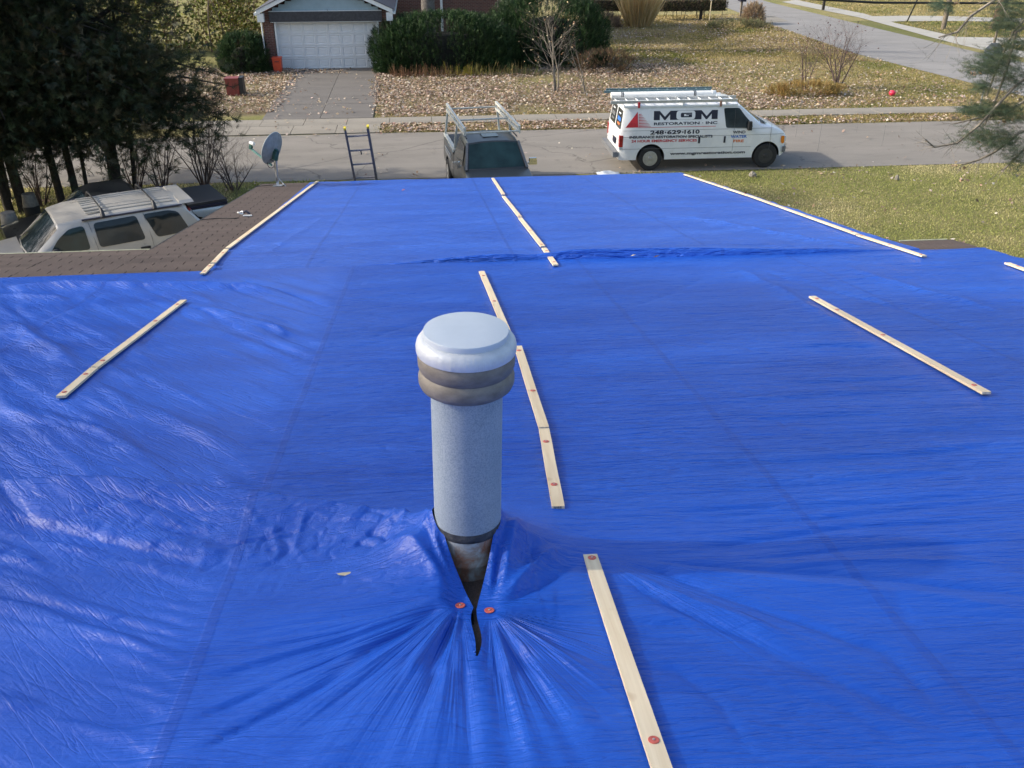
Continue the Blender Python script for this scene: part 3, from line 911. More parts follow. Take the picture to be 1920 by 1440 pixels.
px6 = lambda *q: [(x * .3542, 930 + y * .3542) for x, y in q]
px5 = lambda *q: [(x * .3542, 500 + y * .3542) for x, y in q]
px8 = lambda *q: [(1240 + x * .3542, 930 + y * .3542) for x, y in q]
px2 = lambda *q: [(600 + x * .28125, 880 + y * .28125) for x, y in q]
px7 = lambda *q: [(1240 + x * .3542, 520 + y * .3542) for x, y in q]
FOLDS = [  # polyline, height (+) or depth (-), half width
    (px6((-300, 130), (0, 225), (240, 330), (500, 420), (740, 460), (1130, 640)), -0.0297, 0.035),
    (px6((-300, 30), (0, 280), (420, 440)), 0.0297, 0.07),
    (px6((-300, 420), (0, 520), (480, 690), (1080, 860)), -0.0270, 0.030),
    (px6((-200, 560), (200, 600), (560, 760), (1050, 900)), 0.0189, 0.05),
    (px6((0, 820), (560, 930), (1000, 1010)), -0.0203, 0.028),
    (px6((-200, 960), (0, 1020), (540, 1110), (930, 1195)), -0.0203, 0.026),
    (px6((0, 1150), (400, 1170), (880, 1215)), -0.0149, 0.022),
    (px6((0, 1300), (420, 1330), (880, 1400)), -0.0162, 0.022),
    (px6((270, 740), (660, 830), (1040, 935)), -0.0108, 0.016),
    (px6((200, 700), (560, 690), (740, 630), (960, 585)), -0.0068, 0.010),
    # fans into the two washers
    (px6((1920, 700), (1180, 800)), -0.007, 0.016), (px6((1920, 760), (1090, 1010)), -0.010, 0.018),
    (px6((1920, 830), (960, 1250)), -0.013, 0.020), (px6((1920, 920), (1000, 1420)), -0.012, 0.018),
    (px6((1920, 880), (1100, 1150)), 0.010, 0.022), (px2((900, 960), (480, 1440)), -0.012, 0.016),
    (px2((920, 990), (700, 1440)), -0.012, 0.015), (px2((940, 1000), (860, 1440)), -0.013, 0.013),
    (px2((880, 990), (560, 1440)), 0.012, 0.018), (px2((932, 1010), (790, 1440)), 0.010, 0.014),
    (px2((960, 1030), (960, 1440)), 0.008, 0.013), (px2((1120, 1010), (1110, 1440)), -0.010, 0.013),
    (px2((1150, 1010), (1290, 1440)), 0.013, 0.018), (px2((1165, 1000), (1480, 1440)), -0.013, 0.018),
    (px2((1180, 1000), (1400, 1300)), 0.013, 0.020), (px2((1190, 985), (1760, 1440)), 0.007, 0.022),
    (px2((1140, 1010), (1200, 1440)), -0.010, 0.012), (px2((890, 930), (150, 1330)), -0.010, 0.018), (px2((890, 920), (200, 1130)), 0.007, 0.020),
    (px2((900, 945), (0, 1440)), -0.011, 0.020),
    # pulled up onto the pipe
    (px2((690, 440), (735, 620), (790, 740), (935, 915)), 0.0297, 0.017), (px2((700, 640), (890, 905)), -0.0162, 0.016),
    (px2((760, 560), (850, 740), (950, 900)), 0.0162, 0.012), (px2((465, 655), (640, 720), (880, 910)), 0.0270, 0.026),
    (px2((155, 520), (330, 420), (460, 340)), 0.0108, 0.022), (px2((470, 570), (530, 490), (575, 430)), 0.0121, 0.020),
    (px2((580, 430), (590, 520), (545, 650)), 0.0121, 0.013), (px2((330, 560), (440, 600), (470, 655)), -0.0243, 0.020),
    (px2((250, 600), (400, 660)), -0.0162, 0.018),
    (px2((1215, 340), (1200, 560), (1120, 930)), 0.0216, 0.013), (px2((1260, 380), (1230, 640), (1140, 940)), -0.0162, 0.014),
    (px2((1330, 430), (1300, 640), (1190, 920)), 0.0189, 0.022), (px2((1640, 590), (1460, 720), (1200, 945)), 0.0216, 0.022),
    (px2((1760, 670), (1500, 810), (1200, 960)), -0.0175, 0.018), (px2((1640, 560), (1430, 640), (1300, 780)), -0.0216, 0.030),
    # crumples left of the pipe
    (px6((545, 365), (620, 270), (680, 160)), -0.0066, 0.010), (px6((620, 270), (720, 210), (870, 110)), -0.0066, 0.012),
    (px6((490, 290), (540, 430)), -0.0055, 0.010), (px6((820, 240), (800, 350), (860, 450)), 0.0077, 0.012),
    (px6((1110, 150), (1100, 280), (1060, 440)), 0.0066, 0.020), (px6((1300, 270), (1340, 350), (1390, 280), (1430, 390)), 0.0083, 0.010),
    (px6((1450, 200), (1480, 330), (1440, 400)), 0.0088, 0.014), (px6((1640, 160), (1570, 330), (1640, 400)), 0.0099, 0.014),
    (px6((1530, 60), (1540, 160)), -0.0066, 0.010), (px6((1700, 250), (1690, 380)), -0.0066, 0.012), (px6((1280, 120), (1400, 230)), 0.0055, 0.012),
    (px6((1510, 430), (1435, 585)), -0.0033, 0.006), (px6((1425, 420), (1360, 560)), 0.0028, 0.006),
    (px6((700, 80), (440, 150), (260, 200)), -0.0055, 0.014), (px6((960, 30), (740, 100), (500, 160)), 0.0050, 0.016),
    # from the near batten head to the right
    (px8((-360, 360), (0, 430), (560, 630), (1180, 850), (1680, 1340)), -0.013, 0.022), (px8((-330, 380), (0, 520), (330, 640), (760, 820)), 0.014, 0.028),
    (px8((-300, 420), (0, 580), (560, 820), (1000, 1040), (1700, 1350)), -0.014, 0.022), (px8((400, 990), (900, 1120), (1400, 1400)), -0.006, 0.018),
    (px8((0, 880), (300, 1100), (500, 1440)), -0.006, 0.020), (px8((1200, 480), (1300, 680), (1420, 760)), -0.006, 0.014),
    (px8((-380, 330), (0, 372), (900, 440), (1920, 545), (2300, 590)), -0.012, 0.020), (px8((-380, 350), (400, 450), (1400, 560), (2300, 680)), 0.013, 0.045),
    # long shallow cross wrinkles on the right
    (px7((0, 1180), (700, 1120), (1920, 1010)), -0.0114, 0.030), (px7((500, 1000), (1200, 960), (1920, 900)), -0.0114, 0.022), (px7((250, 685), (900, 640), (1600, 610)), -0.0133, 0.024),
    (px7((400, 780), (1300, 730)), -0.0114, 0.026), (px7((450, 910), (1100, 850), (1920, 790)), -0.0133, 0.024), (px7((530, 590), (1000, 560), (1450, 545)), -0.0114, 0.028),
    (px7((620, 400), (880, 375), (1200, 385)), -0.0152, 0.030), (px7((0, 1330), (800, 1230), (1920, 1150)), -0.0133, 0.026), (px7((0, 1060), (560, 1000)), -0.0114, 0.020),
    (px8((0, 180), (900, 130), (1920, 20)), -0.0133, 0.022), (px8((0, 330), (1000, 180), (1920, 140)), -0.0133, 0.020), (px8((300, 370), (1000, 300), (1920, 250)), -0.0114, 0.016),
    (px8((0, 110), (700, 60)), -0.0114, 0.018), (px8((500, 395), (1200, 365), (1920, 385)), 0.0114, 0.020),
    # diagonal pillows on the left
    (px5((160, 740), (420, 850), (700, 960), (1050, 1150)), 0.0390, 0.055), (px5((300, 700), (620, 830), (900, 990), (1200, 1170)), -0.0286, 0.040),
    (px5((430, 480), (700, 590), (1050, 720), (1420, 880)), 0.0364, 0.06), (px5((520, 620), (860, 800), (1340, 1030)), 0.0286, 0.05), (px5((480, 560), (800, 700), (1400, 950)), -0.0260, 0.04),
    (px5((1000, 215), (1250, 280), (1460, 340), (1600, 410)), 0.0390, 0.06), (px5((900, 480), (1200, 600), (1560, 680)), 0.0208, 0.05), (px5((0, 290), (160, 370), (420, 540)), 0.0364, 0.07),
    (px5((0, 420), (200, 560), (330, 700)), -0.0312, 0.05), (px5((880, 330), (1250, 420), (1600, 560)), -0.0182, 0.04), (px5((0, 600), (160, 700), (500, 880)), -0.0286, 0.04),
    (px5((0, 830), (400, 880), (700, 1000)), -0.0182, 0.035), (px5((-100, 730), (250, 850), (560, 980)), 0.0182, 0.04),
    # rolled hem on the upper left
    (px5((-100, 120), (300, 110), (600, 110), (900, 115), (1300, 120), (1600, 175)), 0.055, 0.09), (px5((780, 150), (1000, 160), (1200, 220)), 0.030, 0.06),
    (px5((120, 330), (480, 190), (560, 140)), -0.016, 0.05), (px5((0, 150), (300, 180), (420, 170)), 0.03, 0.06),
    # creases spreading from the middle
    (((1330, 520), (1240, 560), (1150, 590)), -0.010, 0.035), (((1365, 500), (1450, 540), (1560, 600), (1700, 650)), 0.018, 0.06), (((1560, 500), (1700, 540), (1920, 600)), 0.016, 0.07),
    (((1400, 505), (1600, 560), (1900, 640)), -0.014, 0.05), (((760, 548), (900, 528), (1080, 505)), -0.008, 0.04), (((640, 660), (800, 630), (900, 600)), -0.006, 0.03),
    (((960, 600), (1100, 575), (1250, 560)), -0.007, 0.035), (((860, 560), (640, 590)), -0.008, 0.03), (((700, 760), (560, 800)), -0.006, 0.02), (((690, 640), (820, 600)), -0.007, 0.03),
]


def press(X, Y, h):
    """battens hold the sheet down"""
    for (a, b) in bplan:
        if abs(a[1] - b[1]) > 20: continue
        d, _ = seg_dist(X, Y, a, b)
        h = h * (1 - 0.92 * np.exp(-(d / 0.10) ** 2))
    return h


def near_height(X, Y):
    m_left = sstep(-0.70, -1.05, X)
    m_mid = sstep(2.95, 3.4, Y)
    m_low = 1 - m_mid
    h = np.zeros_like(X)
    yw = Y + 0.05 * X
    hor = 0.0030 * fnoise(X / 0.55, yw / 0.045, 5, 3) + 0.0070 * fnoise(X / 0.95 + 3, yw / 0.13, 6, 3) + 0.010 * fnoise(X / 1.5, yw / 0.40, 8, 2)
    h += hor * (1 - 0.75 * m_left) * (0.35 + 0.65 * m_mid)
    a = R(-52); u = X * math.cos(a) + Y * math.sin(a); v = -X * math.sin(a) + Y * math.cos(a)
    diag = 0.022 * fnoise(u / 1.6, v / 0.24, 11, 2) + 0.004 * fnoise(u / 0.8, v / 0.075, 12, 3) - 0.030 * np.exp(-(fnoise(u / 3.2, v / 0.26, 16, 2) / 0.15) ** 2) - 0.009 * np.exp(-(fnoise(u / 2.0, v / 0.11, 17, 2) / 0.14) ** 2)
    h += diag * m_left * m_mid * sstep(8.4, 7.7, Y) * (0.5 + 0.5 * sstep(7.4, 6.0, Y))
    a = R(-27); u = X * math.cos(a) + Y * math.sin(a); v = -X * math.sin(a) + Y * math.cos(a)
    h += (0.012 * fnoise(u / 1.2, v / 0.14, 14, 2) + 0.002 * fnoise(u / 0.4, v / 0.035, 15, 3) - 0.019 * np.exp(-(fnoise(u / 2.6, v / 0.15, 18, 2) / 0.14) ** 2) - 0.006 * np.exp(-(fnoise(u / 1.8, v / 0.065, 19, 2) / 0.14) ** 2)) * m_left * m_low
    # radial gathers at the washers
    for (cx, cy), sg, sd in ((C1, -1, 31), (C2, 1, 32)):
        r = np.hypot(X - cx, Y - cy); th = np.arctan2(Y - cy, sg * (X - cx))
        k = np.exp(-(r / 0.80) ** 2) * sstep(0.0, 0.06, r) * sstep(0.0, 0.06, np.abs(X - 0.09)) * sstep(0.5, -0.1, th) * (sg * (X - 0.09) > 0)
        h += k * (0.016 * np.minimum(r / 0.22, 1)) * (vnoise(th * 7.5 + 40, r * 1.2, sd) + 0.45 * vnoise(th * 19 + 10, r * 2.0, sd + 5))
    # gathered band left of the pipe
    kb = np.exp(-((Y - 2.72 + 0.10 * X) / 0.24) ** 2) * sstep(0.0, -0.25, X) * sstep(-3.2, -1.6, X)
    h += kb * (0.009 * fnoise(X / 0.20, Y / 0.10, 41, 3, 0.5) - 0.009 * np.clip(1 - np.abs(fnoise(X / 0.20 + Y / 0.5, Y / 0.16, 43, 2)) / 0.16, 0, 1) - 0.006 * np.clip(1 - np.abs(fnoise(X / 0.11 - Y / 0.3, Y / 0.12, 44, 2)) / 0.14, 0, 1))
    for pts, amp, wid in FOLDS:
        h += poly_ridge(X, Y, pts, amp, wid)
    h = press(X, Y, h)
    # tent on the pipe
    r = np.hypot(X - PC[0], Y - PC[1])
    th = np.arctan2(Y - PC[1], X - PC[0])
    drop = np.where(Y < PC[1], np.clip(1 - (PC[1] - Y) / 0.31, 0, 1) ** 0.8, 1.0)
    tent = 0.215 * np.exp(-np.clip(r - PR, 0, 9) / 0.15) * (0.78 + 0.22 * np.abs(np.cos(th))) * drop
    tent = tent * (1 + 0.10 * vnoise(th * 4.5, r * 3, 51) * sstep(0.02, 0.1, r - PR))
    lr = tent_ridge(X, Y, [(812, 972, .205), (740, 962, .140), (640, 948, .105), (430, 917, .092), (160, 900, .082), (0, 903, .075), (-400, 880, .06)], 0.22, 0.045)
    rr = tent_ridge(X, Y, [(938, 972, .205), (985, 998, .130), (1040, 1022, .065), (1095, 1047, .012)], 0.15, 0.055)
    side_l = sstep(0.09, -0.03, X); side_r = sstep(0.07, 0.2, X)
    near = np.where(Y < 2.3, np.exp(-((2.3 - Y) / 0.3) ** 2), 1)
    big = np.maximum(tent, np.maximum(lr * side_l, rr * side_r) * near)
    pin = np.ones_like(X)
    for c_ in (C1, C2):
        pin *= 1 - np.exp(-(np.hypot(X - c_[0], Y - c_[1]) / 0.035) ** 2)
    h = (h + big) * pin
    # lie flat at the far hem
    h = h * (0.35 + 0.65 * sstep(8.42, 7.9, Y))
    return np.maximum(h, -0.012) + 0.020


def edges_graded(lo, hi, fine, coarse, c0, c1):
    out = [lo]; x = lo
    while x < hi:
        d = 0 if c0 <= x <= c1 else min(abs(x - c0), abs(x - c1))
        x += fine + (coarse - fine) * min(1, d / 0.9); out.append(x)
    return np.array(out)


xs = edges_graded(-6.2, 5.72, 0.0075, 0.0205, -0.45, 0.62)
ysn = np.concatenate([np.arange(-2.3, 1.2, 0.06), edges_graded(1.2, 8.44, 0.0080, 0.024, 1.95, 2.9)])
TX, TY = np.meshgrid(xs, ysn)
# hem: the far edge wanders a little
hem = 8.42 + 0.02 * fnoise(TX * 1.5, TX * 0 + 3, 61, 2) + 0.10 * sstep(-2.1, -2.5, TX) * 0 - 0.16 * sstep(3.6, 5.2, TX)
TY = np.where(TY > 7.5, 7.5 + (TY - 7.5) * (hem - 7.5) / (ysn[-1] - 7.5), TY)
# snap the grid onto the rim of the cut
sd = hole_sd(TX, TY)
e = 1e-3
gxn = (hole_sd(TX + e, TY) - hole_sd(TX - e, TY)) / (2 * e); gyn = (hole_sd(TX, TY + e) - hole_sd(TX, TY - e)) / (2 * e)
gl = gxn ** 2 + gyn ** 2 + 1e-9
near_rim = (np.abs(sd) < 0.0056) & (gl < 4)
TX2 = np.where(near_rim, TX - sd * gxn / gl, TX); TY2 = np.where(near_rim, TY - sd * gyn / gl, TY)
TH = near_height(TX2, TY2)
# sides drape over the rake on the right
over = np.clip(TX2 - 5.60, 0, 1)
TZ = roof_z(TY2, TH) - over * 1.2
nyt, nxt = TX.shape
idx = np.arange(TX.size).reshape(nyt, nxt)
F = np.stack([idx[:-1, :-1], idx[:-1, 1:], idx[1:, 1:], idx[1:, :-1]], -1).reshape(-1, 4)
inside = (sd < -0.0055).ravel() | False
cx = (TX2.ravel()[F].mean(1)); cy = (TY2.ravel()[F].mean(1))
F = F[(hole_sd(cx, cy) > 0.0002) & ~inside[F].any(1)]
ml = sstep(-0.70, -1.05, TX2)
flow = np.zeros((TX.size, 3), np.float32)
bandm = np.exp(-((TY2 - 2.78) / 0.30) ** 2) * sstep(0.55, 0.3, TX2)
flow[:, 0] = ((1 - 0.85 * ml) * (0.45 + 0.55 * sstep(2.6, 3.3, TY2)) * (1 - 0.6 * bandm)).ravel()
flow[:, 1] = (0.8 * ml * (0.55 + 0.45 * sstep(2.6, 3.2, TY2))).ravel()
flow[:, 2] = np.clip(0.25 + 0.9 * bandm + 0.25 * ml, 0, 1).ravel()
polar = np.zeros((TX.size, 3), np.float32)
C3 = (0.535, 2.57)
for kk, ((cx_, cy_), zone) in enumerate(((C1, (TX2 < 0.09)), (C2, (TX2 >= 0.09) & (TX2 < 0.56)), (C3, TX2 >= 0.56))):
    r_ = np.hypot(TX2 - cx_, TY2 - cy_); a_ = np.arctan2(cy_ - TY2, np.abs(TX2 - cx_))
    fade_a = sstep(-0.22, 0.05, a_) if kk == 0 else (sstep(-0.1, 0.1, a_) if kk == 1 else sstep(-0.02, 0.05, a_) * sstep(1.35, 0.9, a_))
    rm = (0.95, 0.75, 1.7)[kk]
    m_ = sstep(0.03, 0.16, r_) * sstep(rm, rm * 0.35, r_) * fade_a * (1.0, 1.0, 0.6)[kk]
    m_ = m_ * (sstep(0.004, 0.05, np.abs(TX2 - 0.09)) if kk < 2 else 1)
    if kk == 1: m_ = m_ * sstep(0.55, 0.44, TX2)
    z_ = zone.ravel()
    polar[z_, 0] = (a_ + 7 * kk).ravel()[z_]; polar[z_, 1] = (r_ + 3 * kk).ravel()[z_]; polar[z_, 2] = m_.ravel()[z_]
flow[:, 0] *= (1 - 0.75 * polar[:, 2])
used = np.zeros(TX.size, bool); used[F.ravel()] = True
remap = np.cumsum(used) - 1
V3 = np.stack([TX2, TY2, TZ], -1).reshape(-1, 3)[used]
me = np_mesh('near_tarp', V3, remap[F], True)
at = me.color_attributes.new('flow', 'FLOAT_COLOR', 'POINT')
c4 = np.ones((used.sum(), 4), np.float32); c4[:, :3] = flow[used]; at.data.foreach_set('color', c4.ravel())
at = me.color_attributes.new('polar', 'FLOAT_COLOR', 'POINT')
c4 = np.ones((used.sum(), 4), np.float32); c4[:, :3] = polar[used]; at.data.foreach_set('color', c4.ravel())
near_tarp = tagit(link('tarp', me, M['tarp_near']), 'creased blue tarp over the near slope, slit open around the vent pipe', 'tarp')
print('near tarp', len(V3), len(F))

# the far tarp, over the front wing
xs = np.arange(-2.205, 4.93, 0.020)
ysf = np.concatenate([[8.16, 8.17, 8.18, 8.19, 8.20, 8.215, 8.23, 8.25, 8.27, 8.29], np.arange(8.31, 17.09, 0.026), [17.10, 17.105, 17.11, 17.115]])
FX, FY = np.meshgrid(xs, ysf)
wave = 0.03 * np.sin(FX * 1.3 + 0.6) - 0.045 * (FX - 1.2) + 0.22
FYw = np.where(FY < 9.2, FY + wave * (1 - (FY - 8.16) / 1.04) ** 1.0, FY)
hf = 0.0055 * fnoise(FX / 0.9, (FY + 0.04 * FX) / 0.10, 71, 3) + 0.013 * fnoise(FX / 1.5, FY / 0.30, 72, 3) + 0.006 * fnoise(FX / 2.0, FY / 0.9, 74, 2)
FFOLD = [(((1030, 470), (1200, 430), (1400, 400)), 0.0, 0.1), (((1270, 405), (1400, 430), (1560, 460), (1700, 480)), 0.035, 0.11), (((1330, 455), (1520, 470), (1700, 482)), -0.02, 0.08),
         (((620, 400), (560, 440), (470, 500)), 0.008, 0.06), (((593, 345), (640, 341), (690, 337)), -0.012, 0.12), (((580, 357), (640, 347), (690, 340)), -0.012, 0.14),
         (((690, 345), (760, 362), (900, 372)), -0.008, 0.14), (((1150, 385), (1260, 375), (1340, 372)), -0.010, 0.14), (((460, 480), (640, 470), (820, 468)), -0.010, 0.07)]
for pts, amp, wid in FFOLD:
    hf += poly_ridge(FX, FYw, pts, amp, wid)
hf = press(FX, FYw, hf)
lift = 0.012 * sstep(-.2, .4, FX) + 0.048 * sstep(0.9, 1.5, FX) * sstep(4.0, 2.2, FX) + 0.02 * sstep(-1.0, 0.6, FX) * sstep(1.05, 0.7, FX)
run = np.clip((FY - 8.16) / 0.07, 0, 1)
prof = sstep(0, 1, run) * np.exp(-np.clip(FY - 8.23, 0, 9) / 0.35)
hf = hf * sstep(8.16, 8.6, FY) + lift * prof + (0.036 * sstep(-1.3, 1.1, FX) * sstep(4.6, 3.8, FX)) * sstep(0, 1, run) * np.exp(-((FY - 8.23) / 0.30) ** 2) + 0.016 * (sstep(8.2, 8.9, FY) * (1 - sstep(-.6, .6, FX)) + run * sstep(-.6, .6, FX)) - 0.012 * (1 - run)
FZ = roof_z(np.minimum(FYw, 17.09), hf)
FZ = np.where(FY > 17.092, FZ - (FY - 17.092) * 7, FZ)
idx = np.arange(FX.size).reshape(FX.shape)
F = np.stack([idx[:-1, :-1], idx[:-1, 1:], idx[1:, 1:], idx[1:, :-1]], -1).reshape(-1, 4)
me = np_mesh('far_tarp', np.stack([FX, FYw, FZ], -1).reshape(-1, 3), F, True)
at = me.color_attributes.new('flow', 'FLOAT_COLOR', 'POINT')
c4 = np.zeros((FX.size, 4), np.float32); c4[:, 0] = 1.0; c4[:, 2] = 0.15; c4[:, 3] = 1; at.data.foreach_set('color', c4.ravel())
tagit(link('tarp', me, M['tarp_far']), 'smoother blue tarp over the front wing down to the far eave', 'tarp')

# ------------------------------------------------------------------ battens with their cap nails
capnail = MB().lathe([(0.0145, 0), (0.0150, 0.002), (0.0125, 0.0032), (0.010, 0.0022), (0.004, 0.0024)], n=16).mesh('cap', 50)
capnail.materials.append(M['red_plastic'])
nailhead = MB().lathe([(0.0035, 0.0022), (0.0035, 0.0042), (0.002, 0.0050)], n=8).mesh('nail'); nailhead.materials.append(M['nail'])
CAPS = [[.1, .5, .93], [.3, .9], [.25, .8], [.15, .95], [.45, .97], [.5, .95], [.2, .85], [.12, .55, .95], [.25, .6, .96], [.05, .5, .95], [.09, .38, .93], [.25, .88], [.09, .52, .97], [.075, .62], [.20, .76], [.022, .775], [.04, .2, .5, .95], [.2]]


def cap_at(root, loc, rot):
    c_ = link('cap', capnail, None, root); c_.location = loc; c_.rotation_euler = rot
    n_ = link('nail', nailhead, None, c_)
    return c_


for k, ((a, b), (_, _, lab)) in enumerate(zip(bplan, BATT)):
    A = Vector((a[0], a[1], roof_z(a[1], 0.031))); B = Vector((b[0], b[1], roof_z(b[1], 0.031)))
    L = (B - A).length - 0.006
    root = thing('wood_batten', lab, 'batten', (A + B) / 2, 0, 'wood battens nailed over the tarps')
    d = (B - A).normalized(); sd_ = d.cross(Vector((0, 0, 1))).normalized(); up = sd_.cross(d)
    root.rotation_euler = Matrix((d, sd_, up)).transposed().to_euler()
    mb = MB(); n = 6; w_, t_ = 0.0255, 0.014      # slightly bowed strip
    rings = []
    for i in range(n + 1):
        x = -L / 2 + L * i / n; y = 0.0008 * math.sin(i * 1.1 + k) * (0 < i < n)
        rings.append([(x, y - w_, 0), (x, y + w_, 0), (x, y + w_, t_), (x, y - w_, t_)])
    Vv = [p for g_ in rings for p in g_]
    Ff = [(i * 4 + j, i * 4 + (j + 1) % 4, (i + 1) * 4 + (j + 1) % 4, (i + 1) * 4 + j) for i in range(n) for j in range(4)]
    mb.add(Vv, Ff)
    st = mb.build('strip', M['pine'], root)
    for sgn in (-1, 1):
        e_ = MB(); e_.box((sgn * (L / 2 - 0.0005), 0, t_ / 2), (0.002, w_ * 2 - .001, t_ - .001)); e_.build('end_grain', M['endgrain'], root)
    for f_ in CAPS[k]:
        cap_at(root, (-L / 2 + L * f_, random.uniform(-.004, .004), t_), (0, 0, 0))
    if k == 14:      # stamped mill mark on the end facing the camera
        mk = MB()
        for i, (yy, ww) in enumerate(((-.014, .006), (-.006, .005), (.001, .006), (.009, .007))):
            mk.box((L / 2 + 0.0009, yy, 0.011), (0.0008, ww, 0.0035)); mk.box((L / 2 + 0.0009, yy + .001, 0.006), (0.0008, ww * .6, 0.003))
        mk.build('mill_stamp', M['ink'], root)
for c_, lab in ((C1, 'red cap washer nailed left of the slit below the vent pipe'), (C2, 'red cap washer nailed right of the slit below the vent pipe')):
    o = link('cap_washer', capnail, None); o.location = (c_[0], c_[1], roof_z(c_[1], 0.0225)); o.rotation_euler = (-SLOPE, 0, 0)
    tagit(o, lab, 'washer', 'red cap washers holding the slit'); n_ = link('nail', nailhead, None, o)
    o.scale = (1.12, 1.12, 1.2)

# ------------------------------------------------------------------ the vent pipe
vz = roof_z(PC[1])
vent = thing('vent_pipe', 'galvanised vent pipe with pale round cap rising through the tarp', 'vent pipe', (PC[0], PC[1], vz))
vent.rotation_euler = (R(0.5), R(0.9), 0)
MB().lathe([(0.1185, 0.165), (0.1185, 0.225), (0.1175, 0.23), (0.1175, 0.86)], n=48).build('flue', M['galv'], vent, 40)
MB().lathe([(0.1215, 0.188), (0.1225, 0.190), (0.1225, 0.203), (0.1210, 0.208), (0.119, 0.220)], n=48, cap=False).build('mastic_joint', M['mastic'], vent, 40)
MB().lathe([(0.20, -0.03), (0.135, 0.0), (0.128, 0.03), (0.124, 0.05), (0.124, 0.075), (0.127, 0.082), (0.127, 0.09), (0.1215, 0.10), (0.1205, 0.190)], n=48, cap=False).build('flashing', M['rust'], vent, 40)
sm_ = MB(); sm_.bar((0.02, .1172, .21), (0.02, .1172, .86), .012, .003, (0, 1, 0)); sm_.build('lock_seam', M['galv'], vent)
MB().lathe([(0.119, 0.743), (0.138, 0.745), (0.150, 0.754), (0.1555, 0.768), (0.1555, 0.788), (0.151, 0.802), (0.1465, 0.811)], n=64, cap=False).build('lower_collar', M['collar'], vent, 50)
MB().lathe([(0.1465, 0.811), (0.151, 0.817), (0.1555, 0.829), (0.1565, 0.850), (0.152, 0.869), (0.148, 0.876), (0.10, 0.876)], n=64, cap=False).build('upper_collar', M['collar'], vent, 50)
MB().lathe([(0.150, 0.872), (0.1585, 0.874), (0.160, 0.879), (0.1605, 0.893), (0.157, 0.908), (0.149, 0.919), (0.140, 0.924), (0.134, 0.925)], n=72, cap=False).build('cap_rim', M['alu_cap'], vent, 50)
MB().lathe([(0.130, 0.919), (0.1355, 0.922), (0.1365, 0.940), (0.1345, 0.9445), (0.1325, 0.945), (0.06, 0.9465), (0.002, 0.947)], n=72).build('cap_disc', M['alu_top'], vent, 30)

# ------------------------------------------------------------------ small things lying on the roofs
lx, ly = on_roof(646, 1074, 0.06)
mb = MB(); n = 8
pts = [(math.cos(a) * 0.024 * (1 if math.cos(a) > 0 else 1.15), math.sin(a) * 0.010, 0.003 * math.cos(2 * a)) for a in np.linspace(0, 2 * math.pi, n, endpoint=False)]
mb.add([(0, 0, 0.004)] + pts + [(0.036, 0, 0.002)], [(0, i + 1, (i + 1) % n + 1) for i in range(n)] + [(1, n + 1, 2)])
hz = float(near_height(np.array([[lx]]), np.array([[ly]]))[0, 0])
lf = mb.build('dry_leaf', M['straw'], None); lf.location = (lx, ly, roof_z(ly, hz + 0.004)); lf.rotation_euler = (-SLOPE, 0, R(5))
tagit(lf, 'single olive brown leaf lying on the tarp left of the vent pipe', 'leaf')
for k, (q, lab, s_, mat) in enumerate((((1187, 484), 'small pale wood chip in the dark crease of the tarps', 0.028, 'straw'), ((1230, 486), 'dark curled leaf in the crease right of the pale chip', 0.04, 'bark_brown'),
                                    ((756, 353), 'pinkish scrap near the far eave of the blue tarp', 0.05, 'ink_orange'))):
    lx, ly = on_roof(*q, 0.06)
    mb = MB(); mb.add([(-s_, 0, 0), (0, -s_ * .35, .003), (s_, 0, .008), (0, s_ * .4, .003), (0, 0, .012)], [(0, 1, 4), (1, 2, 4), (2, 3, 4), (3, 0, 4)])
    o = mb.build('wood_chip' if k == 0 else ('dry_leaf' if k == 1 else 'paper_scrap'), M[mat], None, recalc=False)
    o.location = (lx, ly, roof_z(ly, 0.085 if k < 2 else 0.03)); o.rotation_euler = (-SLOPE, 0, random.uniform(0, 1)); tagit(o, lab, ('chip', 'leaf', 'scrap')[k])

# ------------------------------------------------------------------ dish on the wing corner
dx, dy = -2.73, 16.60
dish = thing('satellite_dish', 'grey satellite dish on a bent mast at the left roof corner', 'satellite dish', (dx, dy, roof_z(dy)))
top_ = (0.02, 0.0, 0.52)
MB().tube([(0, 0, 0.02), (0.0, 0, 0.20), (top_[0], 0, top_[2])], 0.022, 12).build('mast', M['mast'], dish, 40)
mb = MB(); mb.box((0, 0, 0.012), (0.16, 0.24, 0.01), Matrix.Rotation(-SLOPE, 3, 'X')); mb.bar((0, -.05, .02), (0, 0, .12), .05, .01); mb.bar((.16, -.1, .01), (0.01, 0, .16), .018, .006)
mb.build('foot', M['mast'], dish)
az = R(200); el = R(22)                                 # points away from the camera, to the left
fwd = Vector((-0.80, 0.52, 0.32)).normalized(); rt = fwd.cross(Vector((0, 0, 1))).normalized(); upv = rt.cross(fwd)
DM = Matrix((rt, upv, fwd)).transposed()
dc = Vector((0.02, 0.0, 0.66)) + fwd * 0.07
V = [tuple(dc + DM @ Vector((0, 0, -0.065)))]; F = []; n = 40; rr_ = 7; aw, ah = 0.262, 0.305
for i in range(1, rr_ + 1):
    for k in range(n):
        a = 2 * math.pi * k / n; f_ = i / rr_
        V.append(tuple(dc + DM @ Vector((aw * f_ * math.cos(a), ah * f_ * math.sin(a), -0.065 * (1 - f_ * f_)))))
F += [(0, 1 + k, 1 + (k + 1) % n) for k in range(n)]
for i in range(rr_ - 1):
    F += [(1 + i * n + k, 1 + (i + 1) * n + k, 1 + (i + 1) * n + (k + 1) % n, 1 + i * n + (k + 1) % n) for k in range(n)]
V2 = [tuple(Vector(p) - fwd * 0.006) for p in V]; o_ = len(V)
F2 = [tuple(o_ + q for q in f[::-1]) for f in F]
last = 1 + (rr_ - 1) * n
